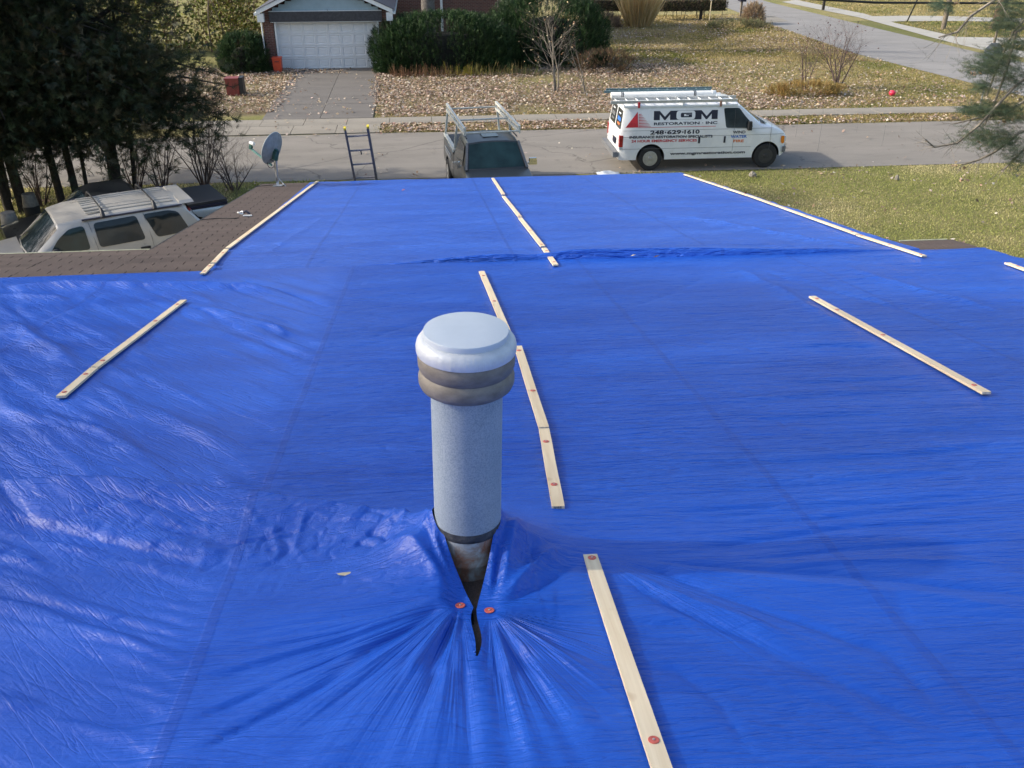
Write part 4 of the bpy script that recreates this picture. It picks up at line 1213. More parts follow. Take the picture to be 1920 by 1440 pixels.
rimf = [(last + k, o_ + last + k, o_ + last + (k + 1) % n, last + (k + 1) % n) for k in range(n)]
mb = MB(); mb.add(V + V2, F + F2 + rimf); mb.build('reflector', M['dish'], dish, 40)
mb = MB(); mb.tube([dc + DM @ Vector((aw * math.cos(a), ah * math.sin(a), 0.002)) for a in np.linspace(0, 2 * math.pi, 41)], 0.0065, 6, False); mb.build('rim', M['dish_rim'], dish, 60)
mb = MB(); bk = dc - fwd * 0.10 - upv * 0.09
mb.box(bk, (0.09, 0.16, 0.07), DM); mb.box(bk + upv * 0.09 + fwd * 0.01, (0.045, 0.05, 0.09), DM); mb.box(Vector(top_), (0.06, 0.07, 0.10)); mb.build('bracket', M['dish_mount'], dish)
lnb = dc + fwd * 0.46 - upv * 0.15
mb = MB(); mb.bar(dc - upv * 0.315 - fwd * 0.05, lnb - upv * 0.07, 0.032, 0.026); mb.build('arm', M['dish_arm'], dish)
mb = MB(); mb.box(lnb - upv * 0.03, (0.05, 0.10, 0.05), DM); mb.build('feed_bracket', M['dish_mount'], dish)
mb = MB(); mb.tube([lnb + upv * 0.03 + fwd * 0.03, lnb + upv * 0.045 - fwd * 0.06], [0.030, 0.036], 14); mb.build('feed_horn', M['bucket'], dish, 40)
mb = MB(); mb.tube([(-0.08 + 0.062 * math.cos(a), 0.0, 0.41 + 0.075 * math.sin(a)) for a in np.linspace(0, 2 * math.pi, 26)], 0.006, 6, False)
mb.tube([(-0.02, 0, 0.36), (-0.01, -.01, 0.2), (-0.02, -.03, 0.03), (-0.2, -.12, .05), (-0.36, -0.3, .09)], 0.006, 6); mb.build('cable_loop', M['cable'], dish)

# cable end and plastic ties on the shingles
q0 = on_roof(377, 414); q1 = on_roof(450, 409)
pts = [(q0[0] + (q1[0] - q0[0]) * t + 0.0, q0[1] + (q1[1] - q0[1]) * t + 0.06 * math.sin(t * 5), 0) for t in np.linspace(0, 1, 14)]
mb = MB(); mb.tube([(p[0], p[1], roof_z(p[1], 0.012)) for p in pts], 0.006, 6); o = mb.build('roof_cable', M['cable'])
tagit(o, 'thin black cable lying across the brown shingles', 'cable')
qx, qy = on_roof(456, 406)
kn = thing('cable_connector', 'white plastic connector coil at the end of the black cable on the shingles', 'connector', (qx, qy, roof_z(qy, 0.02)))
MB().tube([(0.035 * math.cos(a) - .03, 0.03 * math.sin(a), 0.035 + 0.012 * math.sin(2 * a)) for a in np.linspace(0, 6.0, 18)], 0.011, 8).build('coil', M['bucket'], kn, 50)
MB().tube([(0.0, 0.01, 0.03), (0.05, 0.0, 0.055), (0.10, -.02, 0.02)], 0.016, 8).build('plug', M['ink'], kn, 50)
MB().box((0.07, -0.05, 0.008), (0.12, 0.03, 0.012)).build('tag', M['bucket'], kn)

# ------------------------------------------------------------------ extension ladder against the far eave
lt = Vector((-1.275, 17.135, 3.60)); lb = Vector((-1.02, 18.35, 0.02)); lt += (lt - lb).normalized() * 0.0
ldr = thing('extension_ladder', 'blue grey extension ladder with yellow tips leaning on the far eave', 'ladder', lb)
D_ = lt - lb; Ls_ = D_.length; d_ = D_.normalized(); sdv = Vector((1, 0, 0)); sdv = (sdv - d_ * sdv.dot(d_)).normalized(); fr = sdv.cross(d_)
for s_ in (-1, 1):
    mb = MB(); o0 = sdv * (s_ * 0.212)
    mb.bar(o0, o0 + D_, 0.028, 0.085, fr); mb.bar(o0 + fr * 0.043 + sdv * s_ * -0.012, o0 + D_ + fr * 0.043 + sdv * s_ * -0.012, 0.03, 0.006, fr); mb.build('rail', M['fibreglass'], ldr)
    mb = MB(); mb.box(o0 + D_ + d_ * 0.01, (0.042, 0.07, 0.05), Matrix((sdv, fr, d_)).transposed()); mb.build('end_cap', M['yellow'], ldr)
k = 0; s_ = 0.16
while s_ < Ls_:
    mb = MB(); p = d_ * (Ls_ - s_); mb.tube([p - sdv * 0.205, p + sdv * 0.205], 0.018, 8); mb.build('rung', M['rung'], ldr, 50); s_ += 0.305; k += 1
p = d_ * (Ls_ - 0.465)
MB().tube([p + fr * -.02, p - d_ * 0.05 - fr * .03, p - d_ * 0.11 - fr * .02], 0.012, 6).build('rope_hook', M['black_plastic'], ldr)


# ------------------------------------------------------------------ vehicles
def loft(mb, stations):
    """stations: lists of (x, y, z) from bottom centre to top centre on the +y side; mirrored to a closed ring"""
    rings = []
    for st in stations:
        left = list(st); right = [(x, -y, z) for (x, y, z) in reversed(st[1:-1])]
        rings.append(left + right)
    n = len(rings[0])
    V = [p for r_ in rings for p in r_]; F = []
    for i in range(len(rings) - 1):
        for k in range(n):
            k2 = (k + 1) % n
            F.append((i * n + k, i * n + k2, (i + 1) * n + k2, (i + 1) * n + k))
    F.append(tuple(range(n))); F.append(tuple((len(rings) - 1) * n + k for k in range(n))[::-1])
    return mb.add(V, F)


def carve(o, holes):
    """cut wheel wells: holes = (x, z, radius, half width of the body)"""
    cut = MB()
    for (x, z, r_, w_) in holes:
        for s_ in (-1, 1):
            cut.lathe([(r_, s_ * (w_ - 0.42)), (r_, s_ * (w_ + 0.3))] if s_ > 0 else [(r_, s_ * (w_ + 0.3)), (r_, s_ * (w_ - 0.42))], (x, 0, z), 28, 'y')
    cm = cut.mesh('cutter'); cm.materials.append(M['black_plastic'])
    co = bpy.data.objects.new('cutter', cm); col.objects.link(co)
    co.matrix_world = o.matrix_world
    co.parent = o.parent
    md = o.modifiers.new('wells', 'BOOLEAN'); md.object = co; md.operation = 'DIFFERENCE'; md.solver = 'EXACT'
    try: md.material_mode = 'TRANSFER'
    except Exception: pass
    bpy.context.view_layer.update()
    dg = bpy.context.evaluated_depsgraph_get()
    me = bpy.data.meshes.new_from_object(o.evaluated_get(dg), depsgraph=dg)
    o.modifiers.clear(); o.data = me
    bpy.data.objects.remove(co)
    me.polygons.foreach_set('use_smooth', [True] * len(me.polygons)); me.set_sharp_from_angle(angle=R(28))


def quad_panel(name, c4, mat, parent, off=0.004, inset=0.0, nu=4, nv=3, thick=0.003):
    """thin panel on a four cornered patch (p00, p10, p11, p01), lifted along its normal"""
    p = [Vector(q) for q in c4]
    nrm = (p[1] - p[0]).cross(p[3] - p[0]).normalized()
    cen = sum(p, Vector()) / 4
    p = [q + (cen - q).normalized() * inset for q in p]
    V = []; F = []
    for lay_ in (off, off - thick):
        for j in range(nv + 1):
            for i in range(nu + 1):
                u, v = i / nu, j / nv
                q = (p[0] * (1 - u) + p[1] * u) * (1 - v) + (p[3] * (1 - u) + p[2] * u) * v
                V.append(q + nrm * lay_)
    n1 = (nu + 1) * (nv + 1); idx = lambda i, j, l=0: l * n1 + j * (nu + 1) + i
    for j in range(nv):
        for i in range(nu):
            F.append((idx(i, j), idx(i + 1, j), idx(i + 1, j + 1), idx(i, j + 1)))
    mb = MB(); mb.add(V, F)
    return mb.build(name, mat, parent, 40, recalc=False)


def strip_glass(name, A, B, ids, mat, parent, off=0.006, t0=0.06, t1=0.95, squeeze=0.96):
    """windscreen lying on the loft between ring A (top) and ring B (bottom)"""
    a = [Vector(A[i]) for i in ids]; b = [Vector(B[i]) for i in ids]
    a += [Vector((p.x, -p.y, p.z)) for p in reversed(a[:-1])]; b += [Vector((p.x, -p.y, p.z)) for p in reversed(b[:-1])]
    sq = lambda p: Vector((p.x, p.y * squeeze, p.z))
    n = len(a); N = ((b[n // 2] - a[n // 2]).cross(a[-1] - a[0])).normalized()
    if N.z < 0: N = -N
    V = []; F = []
    for j in range(5):
        t = t0 + (t1 - t0) * j / 4
        V += [sq(p.lerp(q, t)) + N * off for p, q in zip(a, b)]
    for j in range(4):
        for i in range(n - 1): F.append((j * n + i, j * n + i + 1, (j + 1) * n + i + 1, (j + 1) * n + i))
    mb = MB(); mb.add(V, F); me = mb.mesh(name, 40, False)
    if me.polygons[0].normal.z < 0: me.flip_normals()
    return link(name, me, mat, parent)


def round_poly(pts, r, n=4):
    """round the corners of a 2-d polygon"""
    out = []; m_ = len(pts)
    for i in range(m_):
        p0, p1, p2 = (Vector(pts[(i + k) % m_]) for k in (-1, 0, 1))
        a = (p0 - p1); b = (p2 - p1); rr = min(r, a.length * .45, b.length * .45)
        a = p1 + a.normalized() * rr; b = p1 + b.normalized() * rr
        for k in range(n + 1):
            t_ = k / n
            out.append(tuple((a * (1 - t_) + p1 * t_) * (1 - t_) + (p1 * (1 - t_) + b * t_) * t_))
    return out


def side_panel(name, poly, ymap, mat, parent, off=0.004, sgn=1, thick=0.003):
    """flat outline (x, z) laid on a vehicle side y = ymap(x, z)"""
    zs = [p[1] for p in poly]; xs_ = [p[0] for p in poly]
    extra = [(x, z) for x in np.arange(min(xs_), max(xs_), 0.25) for z in np.arange(min(zs), max(zs), 0.15)]
    vs_, es, fs, *_ = delaunay_2d_cdt([Vector(p) for p in poly] + [Vector(p) for p in extra], [(i, (i + 1) % len(poly)) for i in range(len(poly))], [], 1, 1e-5)
    V = [(v[0], sgn * (ymap(v[0], v[1]) + off), v[1]) for v in vs_]
    mb = MB(); mb.add(V, [tuple(f) for f in fs])
    me = mb.mesh(name, 40)
    want = sgn
    bm = bmesh.new(); bm.from_mesh(me)
    for f in bm.faces:
        if f.normal.y * want < 0: f.normal_flip()
    bm.to_mesh(me); bm.free()
    return link(name, me, mat, parent)


def wheel(parent, x, y, r_, w_, rim='wheel_steel', sgn=-1):
    t_ = link('wheel', MB().lathe([(r_ * .60, -w_ / 2), (r_ * .93, -w_ / 2), (r_, -w_ * .36), (r_, w_ * .36), (r_ * .93, w_ / 2), (r_ * .60, w_ / 2)], n=28, axis='y').mesh('tyre', 35), M['rubber'], parent)
    t_.location = (x, y, r_)
    s_ = sgn * w_ / 2
    mb = MB(); mb.lathe([(r_ * .61, s_ * 1.02), (r_ * .56, s_ * 1.05), (r_ * .52, s_ * .75), (r_ * .40, s_ * .70), (r_ * .34, s_ * .95), (r_ * .20, s_ * .98), (r_ * .15, s_ * 1.15), (r_ * .02, s_ * 1.18)], n=24, axis='y')
    mb.build('rim', M[rim], t_, 40)
    mb = MB()
    for k in range(8):
        a = k * math.pi / 4; mb.lathe([(r_ * .055, s_ * .70), (r_ * .055, s_ * .80)], (r_ * .45 * math.cos(a), 0, r_ * .45 * math.sin(a)), 8, 'y')
    mb.build('rim_hole', M['black_plastic'], t_)
    return t_


def text_mesh(body, bold=0.0):
    cu = bpy.data.curves.new('txt', 'FONT'); cu.body = body; cu.size = 1.0; cu.offset = bold; cu.resolution_u = 4
    o = bpy.data.objects.new('txt', cu); col.objects.link(o)
    bpy.context.view_layer.update(); dg = bpy.context.evaluated_depsgraph_get()
    me = bpy.data.meshes.new_from_object(o.evaluated_get(dg), depsgraph=dg)
    bpy.data.objects.remove(o); bpy.data.curves.remove(cu)
    return me


def lettering(body, x0, x1, z0, z1, ymap, mat, parent, bold=0.0, slope=0.0, sgn=-1, label=None):
    me = text_mesh(body, bold)
    co = np.array([v.co[:] for v in me.vertices]); lo = co.min(0); hi = co.max(0)
    for v in me.vertices:
        u = (v.co.x - lo[0]) / (hi[0] - lo[0]); w_ = (v.co.y - lo[1]) / (hi[1] - lo[1])
        x = x0 + (x1 - x0) * u; z = z0 + (z1 - z0) * w_ + slope * u
        v.co = (x, sgn * (ymap(x, z) + 0.005), z)
    me.name = 'lettering'
    o = link('lettering', me, M[mat] if isinstance(mat, str) else mat, parent)
    if label: o['label'] = label
    return o


# --- white van with lettering
VX, VY = 5.70, 27.74
van = thing('work_van', 'white work van with a red triangle and MGM lettering at the kerb', 'van', (VX, VY, 0.012))


def vside(x, z):
    return float(np.interp(z, [0.3, 0.5, 0.68, 1.22, 1.84, 1.93], [0.965, 0.985, 0.99, 0.99, 0.885, 0.82])) * float(np.interp(x, [0.0, 0.25, 4.1, 4.6, 5.2], [0.955, 1.0, 1.0, 0.985, 0.93]))


def vst(xb, xt, zt=1.915, sc=1.0, top=None):
    zz = [0.33, 0.50, 0.68, 0.95, 1.22, 1.55, 1.84]
    P = [(xb, 0, 0.33)] + [(xb + (xt - xb) * max(0, (z - 0.9)) / 1.0, vside(xb, z) * sc, z) for z in zz]
    P += [(xt, 0.80 * sc, zt - 0.015), (xt, 0.45 * sc, zt + 0.012), (xt, 0, zt + 0.02)]
    return P


S = [vst(0.03, 0.16, 1.88, 0.96), vst(0.10, 0.24, 1.905, 0.995)] + [vst(x, x) for x in (0.45, 1.5, 2.6, 3.35)]
a = vst(3.9, 3.62, 1.90)
a[5] = (3.95, a[5][1], 1.22); a[6] = (3.78, a[6][1], 1.55); a[7] = (3.62, a[7][1], 1.84); S.append(a)
hood = lambda x, z1, z0=0.33, sc=1.0: [(x, 0, z0), (x, vside(x, .4) * sc, z0), (x, vside(x, .5) * sc, .5), (x, vside(x, .68) * sc, .68), (x, vside(x, .9) * sc, min(.95, z1 - .12)), (x, vside(x, 1.) * sc * .985, z1 - .09), (x, vside(x, 1.) * sc * .955, z1 - .035), (x, vside(x, 1.) * sc * .90, z1 - .012), (x, .76 * sc, z1), (x, .42 * sc, z1 + .02), (x, 0, z1 + .025)]
cw = hood(4.36, 1.30); cw[6] = (4.28, .925, 1.262); cw[7] = (4.30, .89, 1.275); cw[8] = (4.36, .76, 1.30); cw[9] = (4.46, .42, 1.31); cw[10] = (4.49, 0, 1.315); S.append(cw)
S += [hood(4.62, 1.245), hood(4.88, 1.17), hood(5.06, 1.085, 0.36, .98), hood(5.13, 1.02, 0.42, .955), hood(5.15, 0.94, 0.45, .93)]
mb = MB(); loft(mb, S)
vb = mb.build('body', M['white_paint'], van, 28)
carve(vb, [(0.985, 0.37, 0.435, 0.985), (4.56, 0.37, 0.435, 0.985)])
for x in (0.985, 4.56):
    for s_ in (-1, 1):
        wheel(van, x, s_ * 0.86, 0.365, 0.23, 'wheel_steel' if x < 2 else 'dark_steel', s_)
# seams pressed into the side
for s_ in (-1, 1):
    for (x0, x1) in ((1.70, 1.79), (2.28, 2.36), (3.06, 3.15), (4.13, 4.10)):
        mb = MB(); zz = np.linspace(1.80, 0.45, 10)
        if x0 > 4: zz = np.linspace(1.20, 0.56, 6)
        for z0, z1 in zip(zz, zz[1:]):
            xa = x0 + (x1 - x0) * (1.8 - z0) / 1.35 * 0.0 + (x1 - x0) * 0.0 + x1; mb.bar((xa, s_ * (vside(xa, z0) + .0015), z0), (xa, s_ * (vside(xa, z1) + .0015), z1), 0.012, 0.004, (1, 0, 0))
        mb.build('panel_seam', M['bumper'], van)
    for z, x0, x1 in ((1.205, .12, 4.7), (1.015, .12, 5.06), (.665, .12, 4.05)):
        mb = MB()
        for xa, xb in zip(np.linspace(x0, x1, 14), np.linspace(x0, x1, 14)[1:]):
            mb.bar((xa, s_ * (vside(xa, z) + .001), z), (xb, s_ * (vside(xb, z) + .001), z), 0.004, 0.008, (0, 0, 1))
        mb.build('panel_seam', M['bumper'], van)
# glass
win = round_poly([(3.13, 1.80), (3.60, 1.80), (3.80, 1.56), (4.04, 1.33), (4.04, 1.215), (3.23, 1.235)], 0.06)
for s_ in (-1, 1): side_panel('side_window', win, vside, M['glass'], van, 0.004, s_)
strip_glass('windscreen', a, cw, (7, 8, 9, 10), M['glass'], van, .007, .07, .93, .97)
quad_panel('wiper_cowl', [(4.58, -.74, 1.285), (4.58, .74, 1.285), (4.42, .74, 1.33), (4.42, -.74, 1.33)], M['black_plastic'], van, 0.004, 0.0)
for s_ in (-1, 1):
    rx = lambda z, o=0.0: 0.03 + 0.13 * max(0, z - .9) - o
    y0, y1 = (.07, .80) if s_ > 0 else (-.80, -.07)
    mb = MB(); mb.prism([(rx(z, .010), y, z) for y, z in round_poly([(y0, 1.20), (y1, 1.20), (y1 * .93 if s_ > 0 else y1, 1.74), (y0 if s_ > 0 else y0 * .93, 1.74)], .06)], (.03, 0, 0)); mb.build('rear_window', M['glass'], van)
    for mt, z, hh_, ww_ in (('bucket', 1.62, .04, .26), ('ink_blue' if s_ < 0 else 'bumper', 1.46, .11, .42), ('ink_orange' if s_ < 0 else 'bumper', 1.32, .06, .30)):
        mb = MB(); mb.prism([(rx(z + a_ * hh_, .013), .435 * s_ + b_ * ww_ / 2, z + a_ * hh_) for a_, b_ in ((-.5, -1), (-.5, 1), (.5, 1), (.5, -1))], (.002, 0, 0)); mb.build('decal', M[mt], van)
    mb = MB(); mb.box((0.075, s_ * .895, 0.895), (0.11, 0.135, 0.34)); mb.build('tail_lamp', M['redlens'], van)
    mb = MB(); mb.box((0.075, s_ * .895, 0.685), (0.108, 0.132, 0.06)); mb.build('reverse_lamp', M['lens'], van)
mb = MB(); mb.box((0.0, -.25, .80), (0.02, .36, .18)); mb.build('number_plate', M['ink'], van)
mb = MB(); mb.box((-0.07, 0, .50), (0.16, 1.92, 0.14), taper=.96); mb.build('rear_bumper', M['bumper'], van)
mb = MB(); mb.prism([(5.08, -.97, .46), (5.08, .97, .46), (5.19, .90, .46), (5.26, .55, .46), (5.27, 0, .46), (5.26, -.55, .46), (5.19, -.90, .46)], (0, 0, .17)); mb.build('front_bumper', M['bumper'], van)
for s_ in (-1, 1):
    side_panel('indicator_lamp', round_poly([(4.985, .955), (5.095, .95), (5.105, .74), (5.04, .715), (4.99, .78)], .03), vside, M['amber'], van, 0.010, s_)
    mb = MB(); mb.box((5.16, s_ * .72, .84), (.03, .26, .17)); mb.build('headlight', M['lens'], van)
    mb = MB(); mb.box((3.93, s_ * 1.06, 1.30), (0.11, 0.14, 0.25), taper=.85); mb.bar((4.0, s_ * .96, 1.25), (3.95, s_ * 1.04, 1.25), .05, .04); mb.build('mirror', M['black_plastic'], van)
    for x in (2.44, 3.22):
        mb = MB(); mb.box((x, s_ * (vside(x, .9) + .006), .895), (.055, .02, .19)); mb.build('door_handle', M['ink'], van)
mb = MB(); mb.box((5.155, 0, .80), (.03, 1.0, .22)); mb.build('grille', M['black_plastic'], van)
# lettering and emblem on the near side
for s_ in (-1,):
    side_panel('red_triangle', [(0.18, 1.296), (0.534, 1.742), (0.56, 1.300)], vside, M['ink_red'], van, .005, s_)
    for k in range(9):
        z = 1.325 + k * 0.043; xe = 0.60 + (1.742 - z) / 0.42 * 0.345 - 0.0
        side_panel('triangle_stripe', [(0.567, z - .014), (xe, z - .006), (xe, z + .002), (0.567, z + .013)], vside, M['ink_red'], van, .005, s_)
    side_panel('red_line', [(0.56, 1.288), (2.91, 1.286), (2.92, 1.300), (0.56, 1.300)], vside, M['ink_red'], van, .005, s_)
    z0, z1 = 1.495, 1.752
    def em(x0, x1):
        w_ = x1 - x0; k = .27 * w_
        return [(x0, z0), (x0 + k, z0), (x0 + k, z1 - .10), (x0 + w_ * .47, z0), (x0 + w_ * .53, z0), (x1 - k, z1 - .10), (x1 - k, z0), (x1, z0), (x1, z1), (x1 - k * .95, z1), (x0 + w_ * .5, z0 + .09), (x0 + k * .95, z1), (x0, z1)]
    side_panel('letter_m', em(1.02, 1.69), vside, M['ink'], van, .005, s_)
    side_panel('letter_m', em(2.28, 2.95), vside, M['ink'], van, .005, s_)
    side_panel('letter_field', [(1.69, z0), (2.28, z0), (2.28, z1), (1.69, z1)], vside, M['ink'], van, .005, s_)
    side_panel('letter_field_white', round_poly([(1.70, z0 + .004), (2.27, z0 + .004), (2.27, z1 - .004), (1.70, z1 - .004)], .09), vside, M['white_paint'], van, .007, s_)
    gz0, gz1 = z0 + .065, z1 - .065
    G = [(2.17, gz1), (1.86, gz1), (1.83, gz1 - .02), (1.83, gz0 + .02), (1.86, gz0), (2.17, gz0), (2.17, gz0 + .085), (1.99, gz0 + .085), (1.99, gz0 + .058), (2.07, gz0 + .058), (2.07, gz0 + .034), (1.93, gz0 + .034), (1.93, gz1 - .034), (2.17, gz1 - .034)]
    side_panel('letter_g', G, vside, M['ink'], van, .009, s_)
    lettering('RESTORATION · INC', 1.03, 2.95, 1.352, 1.432, vside, 'ink', van, 0.03)
    for tx, xa, xb in (('248', .93, 1.345), ('629', 1.44, 1.87), ('1610', 1.965, 2.43)): lettering(tx, xa, xb, 1.085, 1.205, vside, 'ink', van, 0.035)
    for xa in (1.392, 1.918): side_panel('phone_dot', [(xa + .024 * math.cos(k * .7854), 1.142 + .024 * math.sin(k * .7854)) for k in range(8)], vside, M['ink'], van, .005, s_)
    lettering('INSURANCE RESTORATION SPECIALISTS', 0.31, 2.84, 0.980, 1.060, vside, 'ink', van, 0.035, -.02)
    lettering('24 HOUR EMERGENCY SERVICES', 0.38, 2.37, 0.862, 0.942, vside, 'ink_red', van, 0.035, -.012)
    lettering('WIND', 3.45, 3.84, 1.060, 1.145, vside, 'ink', van, 0.03)
    lettering('WATER', 3.40, 3.90, 0.930, 1.012, vside, 'ink_blue', van, 0.035)
    lettering('FIRE', 3.50, 3.82, 0.800, 0.882, vside, 'ink_orange', van, 0.035)
    lettering('www.mgmrestoration.com', 1.58, 3.90, 0.435, 0.545, vside, 'ink', van, 0.035)
# roof rack
for x in (0.55, 1.9, 3.2):
    mb = MB(); mb.bar((x, -.90, 1.955), (x, .90, 1.955), .05, .035)
    for s_ in (-1, 1): mb.bar((x, s_ * .86, 1.86), (x, s_ * .86, 1.96), .05, .05, (1, 0, 0))
    mb.build('rack_bar', M['white_paint'], van)
mb = MB()
for s_ in (-1, 1): mb.bar((0.12, s_ * .885, 1.878), (3.55, s_ * .885, 1.878), .05, .05)
mb.build('drip_rail', M['white_trim'], van)
for x in (.56, 3.02):
    MB().box((x, -.90, 1.93), (.06, .05, .16)).build('clamp', M['ink_red'] if x < 1 else M['rust'], van)


def flat_ladder(label, x0, x1, y0, y1, z, mat, n, h=0.075):
    t_ = thing('roof_ladder', label, 'ladder', ((x0 + x1) / 2, (y0 + y1) / 2, z))
    hx = (x1 - x0) / 2; hy = (y1 - y0) / 2
    for s_ in (-1, 1):
        mb = MB(); mb.box((s_ * 0.06, s_ * hy, h / 2), (2 * hx, .025, h)); mb.box((s_ * 0.06, s_ * (hy - .012), h), (2 * hx, .045, .008)); mb.box((s_ * .06, s_ * (hy - .012), 0.004), (2 * hx, .045, .006)); mb.build('rail', M[mat], t_)
    for k in range(n):
        x = -hx + 2 * hx * (k + .5) / n
        MB().tube([(x, -hy, h / 2), (x, hy, h / 2)], .017, 8).build('rung', M['pvc' if mat == 'aluminium' else mat], t_, 50)
    return t_


flat_ladder('bare aluminium ladder lying on the near side of the van roof', 5.48, 9.28, 26.86, 27.40, 1.985, 'aluminium', 12)
flat_ladder('dark blue grey ladder lying on the far side of the van roof', 5.52, 8.85, 28.16, 28.50, 2.05, 'teal_fibre', 11, .07)
tb = thing('pvc_tube', 'thick white pipe carrier strapped between the two ladders on the van', 'tube', (5.58, 27.68, 2.075))
MB().lathe([(.02, 0), (.085, 0), (.09, .01), (.09, 3.08), (.097, 3.085), (.097, 3.2), (.09, 3.21), (.02, 3.21)], n=20, axis='x').build('tube', M['pvc'], tb, 40)
for x in (.33, 2.55):
    MB().lathe([(.093, x - .03), (.095, x - .03), (.095, x - .005), (.093, x - .005)], n=20, axis='x').build('strap', M['black_plastic'], tb); MB().lathe([(.093, x + .015), (.095, x + .015), (.095, x + .04), (.093, x + .04)], n=20, axis='x').build('strap', M['black_plastic'], tb)

# --- dark grey pickup facing the house
pk = thing('pickup_truck', 'dark grey pickup facing the house with a pale ladder rack', 'pickup', (1.62, 24.55, 0.01), -R(90) + R(6.4))


def pst(x, w0, zb, zh, belt=None, roofz=None, rw=None, sc=1.0):
    z1 = belt or zh
    P = [(x, 0, zb), (x, w0 * .95, zb), (x, w0, zb + .15), (x, w0 * 1.005, (zb + z1) / 2), (x, w0 * .985, z1 - .03)]
    if roofz: P += [(x, rw + .06, roofz - .12), (x, rw, roofz - .03), (x, rw * .55, roofz), (x, 0, roofz + .012)]
    else: P += [(x, w0 * .95, z1), (x, w0 * .9, z1 + .012), (x, w0 * .5, z1 + .03), (x, 0, z1 + .035)]
    return P


# local x forward; origin about mid wheelbase
S = [pst(-2.42, .84, .45, 1.16), pst(-2.35, .87, .42, 1.18), pst(-1.2, .885, .40, 1.19), pst(-0.42, .885, .38, 1.19)]
mb = MB(); loft(mb, S); bed = mb.build('bed', M['grey_truck'], pk, 28)
carve(bed, [(-1.45, .37, .44, .88)])
mb = MB(); mb.box((-1.4, 0, 1.213), (1.8, 1.45, .03)); mb.build('bed_floor', M['black_plastic'], pk)
for s_ in (-1, 1):
    mb = MB(); mb.bar((-2.4, s_ * .80, 1.215), (-.45, s_ * .80, 1.215), .10, .05); mb.build('bed_rail', M['rack_metal'], pk)
    for k in range(2):
        mb = MB(); mb.bar((-1.9 + .1 * k, s_ * .893, 1.0 - k * .10), (-.75, s_ * .893, 1.0 - k * .10), .012, .05); mb.build('side_stripe', M['silver_paint'], pk)
S = [pst(-.40, .88, .38, 1.1, 1.13, 1.68, .60), pst(-.32, .885, .38, 1.1, 1.14, 1.74, .64), pst(.55, .885, .38, 1.1, 1.14, 1.765, .655), pst(.86, .885, .38, 1.1, 1.14, 1.735, .64)]
ws = pst(1.42, .88, .38, 1.1); ws = [(x, y, z) for x, y, z in ws]; ws[5] = (1.42, .83, 1.12); ws[6] = (1.40, .76, 1.14); ws[7] = (1.45, .42, 1.15); ws[8] = (1.47, 0, 1.155)
S += [ws, pst(1.9, .86, .38, 1.07), pst(2.3, .83, .40, 1.02), pst(2.45, .78, .45, .95), pst(2.48, .74, .5, .85)]
mb = MB(); loft(mb, S); cab = mb.build('cab', M['grey_truck'], pk, 30)
carve(cab, [(1.72, .37, .44, .87)])
pside = lambda x, z: float(np.interp(z, [.4, 1.1, 1.14, 1.65, 1.74], [.885, .875, .868, .715, .655]))
for s_ in (-1, 1):
    side_panel('side_window', round_poly([(-.16, 1.18), (1.12, 1.18), (.78, 1.62), (-.10, 1.64)], .05), pside, M['glass'], pk, .008, s_)
    mb = MB(); mb.bar((.86, s_ * .675, 1.71), (1.42, s_ * .80, 1.15), .06, .03); mb.build('pillar_trim', M['bumper'], pk)
    mb = MB(); mb.box((1.10, s_ * 1.02, 1.22), (.10, .21, .17), taper=.9); mb.bar((1.1, s_ * .88, 1.17), (1.1, s_ * .96, 1.2), .05, .04); mb.build('mirror', M['chrome'], pk, 40)
    for x in (-1.45, 1.72): wheel(pk, x, s_ * .78, .36, .24, 'wheel_steel', s_)
    mb = MB(); mb.box((2.47, s_ * .58, .80), (.05, .30, .16)); mb.build('headlight', M['lens'], pk)
    mb = MB(); mb.box((.30, s_ * .665, 1.80), (0.9, .03, .02)); mb.build('roof_strip', M['black_plastic'], pk)
strip_glass('windscreen', pst(.86, .885, .38, 1.1, 1.14, 1.735, .64), ws, (6, 7, 8), M['glass_teal'], pk, .007, .06, .95, .97)
quad_panel('rear_window', [(-.41, -.58, 1.22), (-.41, .58, 1.22), (-.385, .52, 1.62), (-.385, -.52, 1.62)][::-1], M['glass'], pk, .006, .02)
mb = MB(); mb.box((2.5, 0, .55), (.12, 1.62, .18)); mb.build('front_bumper', M['chrome'], pk)
mb = MB(); mb.box((2.475, 0, .80), (.04, .8, .17)); mb.build('grille', M['black_plastic'], pk)
mb = MB(); mb.box((-2.47, 0, .60), (.12, 1.66, .16)); mb.build('rear_bumper', M['chrome'], pk)
mb = MB(); mb.box((.30, -.0, 1.785), (.55, .42, .006)); mb.build('sunroof', M['glass'], pk)
rk = MB(); ZR = 2.05
for s_ in (-1, 1):
    mb = MB(); mb.bar((-2.45, s_ * .72, ZR), (.82, s_ * .72, ZR), .06, .065); mb.bar((-2.45, s_ * .72, ZR - .17), (.82, s_ * .72, ZR - .13), .055, .06)
    for x in (-2.43, -1.7, -.95, -.2, .80): mb.bar((x, s_ * .72, ZR - .16), (x, s_ * .72, ZR + .02), .05, .03, (1, 0, 0))
    mb.build('rack_rail', M['rack_metal'], pk)
    for x in (-2.3, -.52):
        mb = MB(); mb.bar((x - .06, s_ * .80, 1.22), (x, s_ * .725, ZR - .15), .055, .045, (1, 0, 0)); mb.build('rack_leg', M['rack_metal'], pk)
for x in (-2.3, -.75, .80):
    mb = MB(); mb.tube([(x, -.72, ZR - .10), (x, .72, ZR - .10)], .022, 8); mb.build('rack_crossbar', M['rack_metal'], pk, 50)


